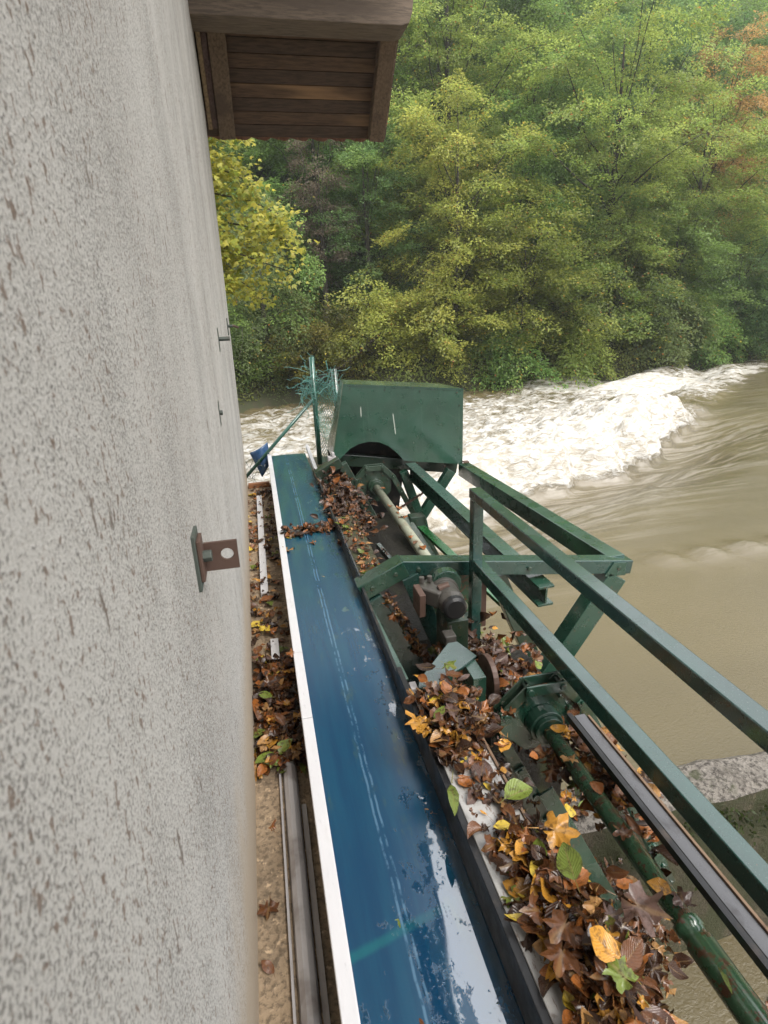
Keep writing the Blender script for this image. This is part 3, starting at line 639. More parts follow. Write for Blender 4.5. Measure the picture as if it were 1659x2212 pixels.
def octagon(cx, cy, cz, r, n=8, ph=math.pi/8): return [(cx+r*math.cos(ph+i*2*math.pi/n), cy, cz+r*math.sin(ph+i*2*math.pi/n)) for i in range(n)]
def sprocket_unit(label, cy, r, mat, shaftmat, y_end, group, rs):
    """octagonal chain wheel with hub and shaft along Y, chain links over it and two strands running down the rack"""
    cx, cz = 1.03, -1.70
    u = thing('chain_drive', label, 'chain drive', (cx, cy, cz), group)
    w = MB().prism(octagon(cx, cy+.01, cz, r*.88), (0, .03, 0)).build('sprocket', mat, u, .003)
    MB().tube([(cx, cy+.01, cz), (cx, cy-.05, cz)], r*.40, 20).build('hub', mat, w, .004, base=None)
    MB().tube([(cx, cy-.051, cz), (cx, cy-.075, cz)], r*.33, 20).build('collar', mat, w, .003)
    for i in range(5):
        t = math.radians(20+35*i); p = V3((cx+r*.70*math.cos(t), cy+.0, cz+r*.70*math.sin(t)))
        MB().tube([p+V3((0, .01, 0)), p-V3((0, .012, 0))], .009, 6).build('bolt', M['mossy'], w)
    sh = MB(); path = [(cx, cy-.076, cz)]; rad = [rs*.88]
    if y_end < 0:
        path += [(cx, .93, cz), (cx, .925, cz), (cx, .90, cz), (cx, .897, cz), (cx, .875, cz), (cx, .87, cz), (cx, y_end, cz)]; rad += [rs*.88, rs*1.12, rs*1.12, rs*.98, rs*.98, rs*1.12, rs*1.12]
    else:
        path += [(cx, y_end, cz)]; rad += [rs]
    sh.tube(path, rad, 24).build('shaft', shaftmat, u, smooth=True).data.shade_smooth()
    # chain
    o = octagon(cx, cy, cz, r); dirn = V3((.44, 0, -.898))
    pts = [V3(o[4])+dirn*1.62+V3((.0, 0, 0))]+[V3(o[4])+dirn*k*.18 for k in (8, 7, 6, 5, 4, 3, 2, 1)]+[V3(o[i]) for i in (4, 3, 2, 1, 0)]
    pts += [V3(o[0])+dirn*k*.18 for k in (1, 2, 3, 4, 5, 6, 7, 8)]
    chn = MB().tube([pts[0], pts[0]+V3((0, .06, 0))], .012, 8).build('chain', mat, u)
    link_mats = [M['mossy'], mat]
    for i in range(1, len(pts)-1):
        a, b = pts[i], pts[i+1]; d = (b-a)/np.linalg.norm(b-a); off = -.022 if i % 2 else -.008
        m = MB()
        for yo in (off, .04-off*.3):
            m.bar(a-d*.018+V3((0, yo, 0)), b+d*.018+V3((0, yo, 0)), .008, .050)
        m.tube([a+V3((0, off-.012, 0)), a+V3((0, .06, 0))], .014, 10); m.tube([b+V3((0, off-.012, 0)), b+V3((0, .06, 0))], .014, 10)
        m.build('link', link_mats[i % 2], chn, .002)
    return u
uN = sprocket_unit('near green octagonal chain wheel with long wet green pipe shaft', 1.80, .19, M['green'], M['shaft'], -1.2, 'chain drives of the rack cleaner', .037)
uF = sprocket_unit('far octagonal chain wheel with pale flaking shaft under the hood', 5.28, .20, M['mossy'], M['shaft2'], 2.80, 'chain drives of the rack cleaner', .042)
MB().bar((1.05, 1.76, -2.06), (1.895, 1.76, -3.745), .012, .075).build('guide_bar', M['green'], uN, .002)
MB().bar((1.33, 1.86, -2.02), (1.9, 1.86, -3.2), .03, .05).build('guide_bar', M['mossy'], uN, .002)
MB().bar((.90, 1.90, -1.95), (1.62, 1.90, -3.5), .03, .06).build('guide_bar', M['mossy'], uN, .002)
MB().bar((.66, 5.2, -1.7), (1.18, 5.2, -2.8), .03, .07).build('guide_bar', M['green'], uF, .002)
MB().bar((.86, 4.4, -1.95), (1.10, 3.5, -2.15), .035, .05, (1, 0, 0)).build('guide_bar', M['mossy'], uF, .002)

def gear_motor():
    g = thing('gear_motor', 'dirty grey gear motor with black end cap beside green gear housing', 'motor', (.92, 2.65, -1.6))
    hx, hy, hz = .925, 2.80, -1.51
    MB().tube([(1.03, 3.12, -1.71), (1.03, 3.02, -1.71)], .205, 28).build('gear_housing', m_paint('housing_green', (.035, .10, .05), rust=.5, rough=.4), g, .01)
    MB().tube([(hx-.01, hy-.03, hz+.02), (hx-.015, hy-.09, hz+.02)], .085, 24).build('flange', M['green'], g, .006)
    a = V3((hx-.035, hy-.09, hz-.01)); d = V3((-.02, -.96, .0)); d /= np.linalg.norm(d)
    MB().tube([a, a+d*.03, a+d*.031, a+d*.15, a+d*.18], [.082, .082, .070, .072, .062], 26).build('motor_body', M['motor'], g, .004)
    MB().tube([a+d*.181, a+d*.215, a+d*.225], [.066, .064, .050], 24).build('end_cap', M['black'], g, .003)
    b = V3((hx-.16, hy-.07, hz+.005))
    MB().bar(b, b+V3((.10, -.12, -.005)), .12, .09).build('terminal_box', M['motor'], g, .008)
    MB().bar(b+V3((-.035, -.02, -.02)), b+V3((-.03, -.14, -.03)), .035, .14, (1, 0, 0)).build('mounting_flange', M['rust'], g, .004)
    for k in range(2): MB().tube([b+V3((.0+.045*k, -.02, .05)), b+V3((.0+.045*k, -.02, .085))], .016, 6).build('bolt', M['motor'], g, .002)
    MB().tube([b+V3((.07, -.10, .04)), b+V3((.13, -.10, .055))], .022, 12).build('plug', M['rust'], g, .003)
    pth = [(.86, 2.50, -1.62), (.84, 2.40, -1.70), (.80, 2.28, -1.72), (.78, 2.2, -1.70)]
    MB().tube(pth, .007, 8).build('cable', M['black'], g, smooth=True)
    MB().box(.80, .86, 2.40, 2.47, -1.68, -1.62).build('switch_box', M['motor'], g, .006)
    MB().box(1.20, 1.28, 3.02, 3.08, -2.0, -1.52).build('side_plate', M['rust'], g, .003)
    MB().tube([(hx+.01, 3.02, hz-.06), (hx-.01, hy-.03, hz)], .07, 18).build('shaft_cover', M['mossy'], g)
    MB().box(.86, .98, 2.55, 2.75, -1.98, -1.63).build('motor_foot', M['mossy'], g, .004)
gear_motor()
def pedestal():
    p = thing('bearing_bracket', 'green folded steel bearing bracket standing in leaves by the near sprocket', 'bracket', (.68, 2.0, -1.75))
    top = [(.512, 1.89), (.53, 1.94), (.735, 2.17), (.78, 2.17), (.825, 2.04), (.735, 1.975), (.645, 1.93), (.59, 1.84)]
    MB().prism([(x, y, -1.495) for x, y in top], (0, 0, -.012)).build('top_plate', M['rail'], p, .002)
    for (xa, ya), (xb, yb) in (((.515, 1.893), (.588, 1.845)), ((.592, 1.847), (.645, 1.934)), ((.647, 1.936), (.70, 1.958))):
        MB().prism([(xa, ya, -1.509), (xb, yb, -1.509), (xb, yb, -1.66), (xa, ya, -1.66)], (-.004, .012, 0)).build('side_face', M['green'], p, .002)
    MB().box(.755, .815, 1.90, 2.03, -1.72, -1.508).build('leg', M['green'], p, .003)
    MB().box(.485, .515, 1.90, 1.95, -1.53, -1.505).build('tip_pad', M['plas'], p, .003)
    MB().tube([(.862, 2.02, -1.60), (.888, 2.02, -1.60)], .10, 24).build('disc', M['rust'], p, .003)
pedestal()

# ------------------------------------------------------------------ wire fence and blue sheet at the far end
def wire_fence():
    f = thing('wire_fence', 'torn green chain link fence between two round posts', 'fence', (.7, 6.7, -1.8))
    MB().tube([(.625, 6.6, -.545), (.632, 6.6, -1.79)], .030, 12).build('post', M['fence'], f, smooth=True)
    pp = MB().tube([(.882, 6.7, -.70), (.925, 6.7, -1.79)], .036, 12).build('post', M['mossy'], f, smooth=True)
    MB().tube([(.62, 6.58, -1.0), (-.27, 6.5, -1.86)], .020, 10).build('brace', M['fence'], f, smooth=True)
    m = MB(); rng = np.random.default_rng(9)
    def warp(a, b):     # a 0..1 across, b 0..1 up
        x = .63+.28*a+.02*math.sin(b*6+a*3); y = 6.60+.09*a+.06*math.sin(b*9+a*5); z = -1.78+.98*b-.05*math.sin(a*3.1)
        return V3((x, y, z))
    N = 13
    for i in range(-14, N+14):
        for sgn in (1, -1):
            pts = []
            for k in range(40):
                b = k/39; a = (i/N)+sgn*b*1.25
                if 0 <= a <= 1: pts.append(warp(a, b)+rng.normal(0, .003, 3))
            if len(pts) > 1: m.tube(pts, .0028, 4, False)
    # crumpled loose end hanging over the post
    for i in range(46):
        p = V3((.585+rng.normal(0, .05), 6.55, -.85+rng.normal(0, .075))); pts = []; d = rng.normal(0, .02, 3)
        for k in range(9):
            d = d*.6+rng.normal(0, .014, 3); p = p+d+V3((-.003, 0, -.004)); pts.append(p.copy())
        m.tube(pts, .003, 4, False)
    for i in range(40):
        p = V3((rng.uniform(.62, .86), 6.62, -.84+rng.normal(0, .05))); pts = []; d = rng.normal(0, .02, 3)
        for k in range(8):
            d = d*.7+rng.normal(0, .02, 3); p = p+d; pts.append(p.copy())
        m.tube(pts, .0028, 4, False)
    m.build('wire_mesh', m_metal('teal_fence_wire', (.09, .24, .20), .4, 0, (.03, .09, .08), .6), f)
    m = MB()
    for i in range(26):
        p = V3((-.12+rng.normal(0, .06), 6.5, -1.74+rng.normal(0, .05))); pts = []; d = rng.normal(0, .02, 3)
        for k in range(8): d = d*.8+rng.normal(0, .016, 3); p = p+d; pts.append(p.copy())
        m.tube(pts, .002, 4, False)
    m.build('loose_wire', M['mossy'], f)
wire_fence()
def sheet():
    n = 10; vs = []; a, b, c_ = V3((-.165, 6.62, -1.575)), V3((.045, 6.62, -1.47)), V3((-.055, 6.55, -1.86)); d = V3((.06, 6.55, -1.68))
    for i in range(n+1):
        for j in range(n+1):
            u, v = i/n, j/n; p = (a*(1-u)+b*u)*(1-v)+(c_*(1-u*.0)*(1-u)+d*u)*v
            p = p+V3((0, -.07*math.sin(math.pi*u)*(1-v*.4), 0)); vs.append(p)
    f = [(i*(n+1)+j, (i+1)*(n+1)+j, (i+1)*(n+1)+j+1, i*(n+1)+j+1) for i in range(n) for j in range(n)]
    o = MB().add(vs, f).build('plastic_sheet', M['sheet'], smooth=True)
    sm = o.modifiers.new('thick', 'SOLIDIFY'); sm.thickness = .004
    tag(o, 'curved blue plastic sheet caught behind the fence brace', 'sheet')
sheet()

# ------------------------------------------------------------------ fallen leaves
PAL = dict(dark=(.034, .015, .008), brown=(.115, .044, .016), rusty=(.24, .082, .02), tan=(.32, .17, .06), ochre=(.42, .20, .028), yellow=(.52, .37, .045), green=(.13, .17, .03), mauve=(.095, .056, .045))
def leaf_shape(kind, rng, size):
    """leaf blade: base at origin, along +Y, normal +Z -> verts, quads, uv"""
    curl, fold, tw = rng.normal(0, .5), abs(rng.normal(.3, .35)), rng.normal(0, .8)
    if kind == 'maple':
        n = 31; th = np.linspace(-math.pi*.95, math.pi*.95, n)
        r = .30+.26*np.max([w*np.exp(-((th-c)/.27)**2) for c, w in ((0, 1.1), (.95, .95), (-.95, .95), (1.95, .7), (-1.95, .7))], 0)
        r *= 1+.07*rng.normal(0, 1, n); P = np.stack([np.sin(th)*r, .44+np.cos(th)*r], -1)
        inner = np.stack([np.sin(th)*r*.5, .45+np.cos(th)*r*.46], -1); cen = np.array([[0, .40]])
        xy = np.concatenate([cen, inner, P]); rad = np.concatenate([[0], np.full(n, .5), np.ones(n)])
        z = rad**2*(.14*np.sin(3*np.concatenate([[0], th, th])+rng.uniform(0, 6))+.10*rng.normal(0, 1, 2*n+1)+.25*curl)
        f = [(0, 1+i, 1+(i+1), 1+(i+1)) for i in range(n-1)]+[(1+i, 1+n+i, 2+n+i, 2+i) for i in range(n-1)]
        f = [q if len(set(q)) == 4 else (q[0], q[1], q[2], q[2]) for q in f]
        uv = np.stack([.5+xy[:, 0]*.6, .03+0*xy[:, 1]+np.abs(xy[:, 0])*.48], -1)
        # turn fan triangles into quads by joining pairs
        f = [(0, 1+i, 2+i, 3+i) for i in range(0, n-2, 2)]+[(1+i, 1+n+i, 2+n+i, 2+i) for i in range(n-1)]
        v = np.stack([xy[:, 0], xy[:, 1], z], -1)
    else:
        rows, cols = 8, 5; wd = {'oval': .34, 'narrow': .15}[kind]*rng.uniform(.85, 1.15)
        vv = np.linspace(0, 1, rows); uu = np.linspace(-1, 1, cols); U, Vv = np.meshgrid(uu, vv)
        w = wd*np.sin(np.pi*np.clip(Vv, .01, .99)**.85)**.8*(1+.05*rng.normal(0, 1, U.shape)*(np.abs(U) > .9))
        x = U*w; z = fold*np.abs(U)*w+curl*(Vv-.5)**2+tw*U*w*(Vv-.5)+.03*np.sin(Vv*9+rng.uniform(0, 6))*np.abs(U)
        v = np.stack([x+.06*tw*(Vv-.5)**2, Vv, z], -1).reshape(-1, 3); uv = np.stack([.5+U*.5, Vv], -1).reshape(-1, 2)
        i = np.arange(rows*cols).reshape(rows, cols); f = np.stack([i[:-1, :-1], i[:-1, 1:], i[1:, 1:], i[1:, :-1]], -1).reshape(-1, 4).tolist()
    k = len(v); sl = rng.uniform(.25, .55); sb = rng.normal(0, .12)       # stalk
    v = np.concatenate([v, [(-.012, .02, 0), (.012, .02, 0), (.008+sb, -sl, .03), (-.004+sb, -sl, .03)]]); uv = np.concatenate([uv, [(.5, 0)]*4]); f = list(f)+[(k, k+1, k+2, k+3)]
    return v*size, np.array(f), uv
def rotm(yaw, tilt, ax):
    c, s = math.cos(yaw), math.sin(yaw); A = np.array([[c, -s, 0], [s, c, 0], [0, 0, 1]])
    kx, ky = math.cos(ax), math.sin(ax); K = np.array([[0, 0, ky], [0, 0, -kx], [-ky, kx, 0]])
    return (np.eye(3)+math.sin(tilt)*K+(1-math.cos(tilt))*K@K)@A
def pick(rng, wts):
    ks = list(wts); p = np.array([wts[k] for k in ks], float); return ks[rng.choice(len(ks), p=p/p.sum())]
MIXD = dict(dark=6.5, brown=5, rusty=2.6, tan=1, ochre=1.2, yellow=.4, green=.45, mauve=.6)
def heap(name, label, sampler, n, seed, size=(.05, .10), wts=MIXD, tilt=.5):
    rng = np.random.default_rng(seed); vs = []; fs = []; us = []; cs = []; o = 0
    for _ in range(n):
        p = sampler(rng); v, f, uv = leaf_shape(pick(rng, dict(oval=4.5, maple=3.5, narrow=1.6)), rng, rng.uniform(*size)*(1 if rng.uniform() > .3 else .5))
        R = rotm(rng.uniform(0, 6.28), abs(rng.normal(0, tilt)), rng.uniform(0, 6.28)); v = v@R.T+p
        c = np.array(PAL[pick(rng, wts)])*rng.uniform(.7, 1.3)
        vs.append(v); fs.append(f+o); us.append(uv); cs.append(np.tile(c, (len(v), 1))); o += len(v)
    ob = np_mesh(name, np.concatenate(vs), np.concatenate(fs), M['litter'], np.concatenate(cs), np.concatenate(us), smooth=True)
    return tag(ob, label, 'leaf litter', kind='stuff')
U = lambda r, a, b: r.uniform(a, b)
def mound(x0, x1, y0, y1, zf, th):
    def s(r):
        x, y = U(r, x0, x1), U(r, y0, y1); return np.array([x, y, zf(x, y)+abs(r.normal(0, th))])
    return s
trayz = lambda x, y: -1.462 if x < .65 else -1.48-.75*(x-.65)
def near_heap(r):
    y = U(r, .38, 1.13); k = (1.13-y)/.75; x = r.normal(.585+.045*k, .026+.040*k**.6)
    x = max(.535-.03*k, min(.76, x)); h = .085*math.exp(-((x-.64)/.085)**2)*min(1, .35+k*2)
    return np.array([x, y, trayz(x, y)+h*U(r, .3, 1)])
heap('leaf_heap', 'thick heap of wet brown leaves spilling off the near channel beam', near_heap, 850, 11, (.035, .09), tilt=.65)
def mid_heap(r):
    y = 1.64+.10*r.normal(); x = .57+.07*r.normal()
    return np.array([max(.47, x), y, -1.462+.02*abs(r.normal())+.045*math.exp(-((x-.58)/.09)**2-((y-1.62)/.12)**2)])
heap('leaf_heap', 'heap of brown and yellow leaves around the green bearing bracket', mid_heap, 260, 12, (.035, .085), tilt=.55)
heap('leaf_heap', 'sparse leaves and stalks on the grey channel beam top', mound(.48, .63, 1.12, 1.5, lambda x, y: -1.462, .006), 55, 13, (.03, .065), tilt=.35)
heap('leaf_litter', 'dense brown leaf litter on the walkway next to the wall', mound(-.17, .02, 1.95, 2.75, lambda x, y: -1.84, .035), 420, 14, (.045, .09), tilt=.5)
heap('leaf_litter', 'scattered leaf litter on the far end of the walkway', lambda r: (lambda y: np.array([U(r, -.2, .02), y, -1.84+.015*abs(r.normal())]))(2.7+3.4*U(r, 0, 1)**1.3), 260, 15, (.04, .08), tilt=.25)
heap('leaf_heap', 'dark wet leaf heap between the belt and the far sprocket', lambda r: np.array([.61+.075*r.normal(), 4.5+.38*r.normal(), -1.60+.05*abs(r.normal())+.02]), 420, 16, (.05, .10), dict(dark=11, brown=4, rusty=1.0, tan=.2, mauve=.8), .6)
heap('leaf_row', 'ragged row of wet leaves lying across the blue belt', lambda r: (lambda x: np.array([x, 4.02+.035*r.normal()+.25*max(0, x-.35), -1.605+.02*abs(r.normal())]))(U(r, .09, .47)), 110, 17, (.04, .085), dict(dark=6, brown=5, rusty=3, tan=1), .5)
heap('leaf_litter', 'leaves on the far mossy channel beam', mound(.475, .61, 3.0, 4.0, lambda x, y: -1.498, .008), 150, 18, (.03, .06), dict(dark=3, brown=4, rusty=3, tan=2, green=1), .3)
heap('leaf_heap', 'dark leaf heap between the gear motor and the near sprocket', lambda r: np.array([1.06+.13*r.normal(), 2.36+.22*r.normal(), -1.95+.06*abs(r.normal())]), 620, 19, (.05, .10), dict(dark=6, brown=5, rusty=2, mauve=2, green=.6, ochre=.5), .6)
heap('leaf_heap', 'leaves packed behind the near shaft below the toe strip', lambda r: np.array([1.14+.06*r.normal(), 1.55+.16*r.normal(), -1.78+.05*abs(r.normal())]), 230, 20, (.05, .09), dict(dark=4, brown=5, rusty=3, ochre=1.2, tan=1), .6)
heap('leaf_heap', 'dark debris hanging below the near channel beam', lambda r: np.array([.70+.07*r.normal(), U(r, .75, 1.5), -1.62-.35*abs(r.normal())]), 260, 26, (.05, .10), dict(dark=8, brown=4, rusty=1.5, ochre=.4), .9)
heap('leaf_heap', 'leaves caught on the inclined guide bars above the water', lambda r: (lambda k: np.array([1.05+.84*k+.09*r.normal(), 1.80+.10*r.normal(), -2.06-1.68*k+.05*r.normal()]))(U(r, .45, .88)), 230, 21, (.06, .12), dict(dark=7, brown=5, rusty=2, tan=.8, ochre=.4), .8)
heap('leaf_litter', 'leaves and twigs between the portal frame legs', lambda r: (lambda k: np.array([.60+.36*k+.012*r.normal(), 2.88, -1.60-.75*k+.01*r.normal()]))(U(r, 0, 1)), 130, 22, (.03, .07), dict(dark=3, brown=4, rusty=3, tan=2.5), .5)
heap('leaf_litter', 'yellow and brown leaves on the pier ledge behind the shaft', mound(1.2, 1.95, 2.08, 2.24, lambda x, y: -2.66, .015), 130, 23, (.05, .10), dict(dark=3, brown=4, rusty=3, ochre=2, yellow=1, green=1), .4)
heap('leaf_litter', 'dark leaves clinging around the far shaft and guides', lambda r: np.array([1.02+.16*r.normal(), U(r, 3.2, 5.1), -2.14-.06*abs(r.normal())]), 260, 24, (.05, .10), dict(dark=9, brown=4, rusty=1.2, tan=.3), .6)

# single leaves that can be told apart
LM = {}
def leaf_mesh(kind, colour, k):
    key = (kind, colour, k)
    if key not in LM:
        rng = np.random.default_rng(abs(hash((len(kind), len(colour), k, ord(colour[0]), ord(colour[1]))))%9999); v, f, uv = leaf_shape(kind, rng, 1.0)
        v[:, 2] *= .6; c = np.array(PAL[colour])*rng.uniform(.85, 1.2)
        o = np_mesh('fallen_leaf', v, f, M['litter'], np.tile(c, (len(v), 1)), uv, smooth=True); LM[key] = o; return o
    o = LM[key].copy(); C.objects.link(o); return o
lrng = np.random.default_rng(77)
def leaf(x, y, z, kind, colour, size, label, group, yaw=None, tilt=.15, k=None):
    o = leaf_mesh(kind, colour, int(lrng.integers(0, 3)) if k is None else k)
    o.location = (x, y, z); o.scale = (size,)*3
    R = rotm(lrng.uniform(0, 6.28) if yaw is None else yaw, lrng.normal(0, tilt), lrng.uniform(0, 6.28)); o.rotation_euler = Matrix(R.tolist()).to_euler()
    return tag(o, label, 'leaf', group)
g = 'fallen leaves lying on the wet belt'
leaf(.202, .845, -1.606, 'oval', 'brown', .085, 'brown toothed leaf lying flat on the wet belt, nearest one', g, 2.8, .05, 1)
leaf(.195, 1.04, -1.606, 'oval', 'green', .04, 'small green yellow leaf on the belt just past the green splice line', g, -.7, .1)
leaf(.15, 3.95, -1.604, 'oval', 'yellow', .07, 'yellow leaf on the belt in front of the leaf row', g, 1.4, .05)
leaf(.30, 3.75, -1.606, 'maple', 'rusty', .085, 'curled rusty leaf on the belt right of the yellow leaf', g, .4, .2)
leaf(.13, 3.70, -1.604, 'maple', 'tan', .11, 'large tan leaf on the belt beside the pale rail', g, 1.0, .1)
leaf(.29, 3.22, -1.608, 'oval', 'tan', .085, 'orange tan oval leaf alone on the middle of the belt', g, 1.5, .05)
leaf(.17, 2.70, -1.606, 'oval', 'yellow', .035, 'tiny round pale yellow leaf on the belt', g, .3, .05)
leaf(.20, 2.52, -1.606, 'maple', 'brown', .045, 'small dark curled leaf on the belt below the tiny yellow one', g, .3, .2)
leaf(.415, 1.38, -1.602, 'oval', 'tan', .035, 'small pale oval leaf on the belt near the grey channel beam', g, .9, .05)
leaf(.12, 5.6, -1.604, 'maple', 'brown', .10, 'brown leaf at the far end of the belt by the rail', g, .5, .3)
leaf(.045, 2.42, -1.585, 'maple', 'rusty', .06, 'rusty leaf hanging over the pale belt side rail', 'fallen leaves on the rail', 1.0, .6)
g = 'fallen leaves on the walkway'
leaf(-.145, 1.40, -1.845, 'maple', 'brown', .075, 'brown lobed oak leaf on the bare walkway beside the profile', g, 3.0, .05, 1)
leaf(-.14, 1.17, -1.843, 'oval', 'brown', .05, 'curled brown leaf on the walkway nearest the viewer', g, .8, .3)
leaf(-.12, 1.66, -1.845, 'maple', 'rusty', .065, 'rusty leaf touching the end of the dotted profile', g, .4, .2)
leaf(-.12, 2.50, -1.80, 'oval', 'rusty', .13, 'large orange brown veined leaf on the walkway litter', g, -2.0, .2)
leaf(-.06, 2.52, -1.79, 'oval', 'green', .09, 'green leaf on the walkway litter beside the large orange one', g, .4, .2)
leaf(-.13, 2.14, -1.79, 'oval', 'green', .09, 'broad light green leaf on the near walkway litter', g, 1.2, .3)
leaf(-.12, 2.04, -1.79, 'oval', 'ochre', .075, 'ochre leaf at the near edge of the walkway litter', g, -.4, .2)
leaf(-.12, 3.02, -1.80, 'maple', 'yellow', .07, 'bright yellow leaf on the dark walkway litter', g, -.4, .3)
leaf(-.13, 5.85, -1.84, 'oval', 'yellow', .11, 'pale yellow leaf in front of the wooden plank', g, 1.6, .1)
leaf(-.16, 5.0, -1.84, 'maple', 'yellow', .09, 'yellow leaf on the far walkway by the wall', g, 1.6, .1)
g = 'showy leaves on top of the heaps'
leaf(.53, 1.66, -1.40, 'oval', 'yellow', .085, 'upright bright yellow leaf on the heap by the bearing bracket', g, .1, .2, 0)
leaf(.475, 1.60, -1.43, 'maple', 'ochre', .12, 'big ochre maple leaf hanging over the belt edge', g, 1.9, .3, 1)
leaf(.47, 1.35, -1.455, 'narrow', 'green', .13, 'long narrow green leaf drooping over the channel edge', g, 2.9, .4)
leaf(.56, 1.33, -1.455, 'oval', 'mauve', .10, 'dark grey brown leaf flat on the channel top', g, -.5, .1)
leaf(.60, 1.23, -1.43, 'oval', 'green', .10, 'olive green leaf lying flat on the near heap edge', g, -1.4, .1, 0)
leaf(.515, 1.28, -1.46, 'maple', 'rusty', .045, 'little rusty leaf alone on the bare grey channel', g, -1.4, .1, 0)
leaf(.625, 1.07, -1.38, 'maple', 'ochre', .11, 'large crumpled golden leaf on the near heap', g, -2.0, .5, 2)
leaf(.57, 1.13, -1.42, 'oval', 'yellow', .05, 'small yellow leaf above the golden crumpled leaf', g, 1.5, .2)
leaf(.725, .86, -1.395, 'maple', 'mauve', .13, 'large mauve grey maple leaf on the near heap', g, -2.4, .25, 1)
leaf(.64, .78, -1.38, 'oval', 'ochre', .10, 'narrow ochre leaf pointing down on the near heap', g, 2.9, .4, 1)
leaf(.585, .92, -1.40, 'oval', 'yellow', .08, 'yellow leaf on the left side of the near heap', g, .2, .4, 1)
leaf(.66, .70, -1.40, 'maple', 'yellow', .08, 'yellow leaf at the bottom of the near heap', g, .2, .4, 1)
g = 'leaves stuck to the near pipe shaft'
for (y, kd, co, sz, lb) in ((.62, 'oval', 'rusty', .09, 'orange leaf stuck on the near shaft, closest to the viewer'), (.80, 'narrow', 'green', .10, 'narrow green leaf stuck on the near shaft'), (.98-.05, 'maple', 'mauve', .10, 'veined mauve leaf stuck on top of the near shaft'),
        (1.02-.03, 'oval', 'ochre', .09, 'two toned yellow leaf on the near shaft'), (1.17, 'maple', 'brown', .10, 'brown leaf hanging at the pipe joint of the near shaft'), (1.36, 'oval', 'rusty', .09, 'rust red leaf wrapped over the near shaft'), (1.56, 'maple', 'tan', .09, 'tan leaves at the upper near shaft'), (1.70, 'oval', 'ochre', .09, 'golden leaf by the hub of the near shaft')):
    leaf(1.02+lrng.normal(0, .01), y, -1.70+.038, kd, co, sz*.75, lb, g, lrng.uniform(0, 6.3), .15)
def many(n, seed, sampler, wts, size, label, group, tilt=.5):
    r = np.random.default_rng(seed)
    for _ in range(n):
        p = sampler(r); c = pick(r, wts); kd = pick(r, dict(oval=4, maple=5, narrow=.6))
        leaf(*p, kd, c, r.uniform(*size), label[0] % label[1].get(c, c), group, None, tilt)
CN = dict(dark='blackish', brown='brown', rusty='rusty', tan='tan', ochre='golden', yellow='yellow', green='green', mauve='grey brown')
TOP = dict(dark=2.5, brown=4.5, rusty=3.2, tan=1.4, ochre=1.6, yellow=.5, green=.6, mauve=.9)
many(60, 31, lambda r: near_heap(r)+V3((0, 0, .03)), TOP, (.045, .10), ('single %s leaf on top of the near channel heap', CN), 'leaves on top of the near channel heap')
many(26, 32, lambda r: mid_heap(r)+V3((0, 0, .03)), TOP, (.045, .09), ('single %s leaf on the heap around the bearing bracket', CN), 'leaves on top of the bearing bracket heap')
many(26, 33, lambda r: np.array([U(r, -.17, .0), U(r, 1.95, 2.7), -1.785]), TOP, (.05, .09), ('single %s leaf on top of the walkway litter', CN), 'leaves on top of the walkway litter', .35)
many(34, 34, lambda r: (lambda y: np.array([U(r, -.2, .02), y, -1.825]))(2.8+3.2*U(r, 0, 1)), dict(brown=4, rusty=3, tan=2, yellow=1.3, green=.8), (.05, .09), ('single %s leaf on the far walkway', CN), 'leaves on the far walkway', .25)
many(12, 35, lambda r: np.array([.62+.06*r.normal(), 4.1+.25*r.normal(), -1.54]), dict(rusty=2, brown=4, dark=2), (.06, .10), ('single %s leaf on the heap beside the far belt', CN), 'leaves on the far heap')
many(14, 36, lambda r: np.array([1.05+.09*r.normal(), 2.25+.2*r.normal(), -1.84]), TOP, (.06, .10), ('single %s leaf on the heap behind the near sprocket', CN), 'leaves behind the near sprocket')
many(10, 37, lambda r: np.array([1.03+.015*r.normal(), U(r, 3.2, 5.1), -1.655]), dict(rusty=4, brown=3, tan=1), (.05, .08), ('single %s leaf stuck on the far shaft', CN), 'leaves stuck to the far shaft', .3)
many(8, 38, lambda r: np.array([U(r, 1.6, 3.2), U(r, .9, 1.7), WZ+.012]), dict(ochre=2, brown=3, yellow=1), (.08, .13), ('single %s leaf floating on the dark water', CN), 'leaves floating on the water', .03)

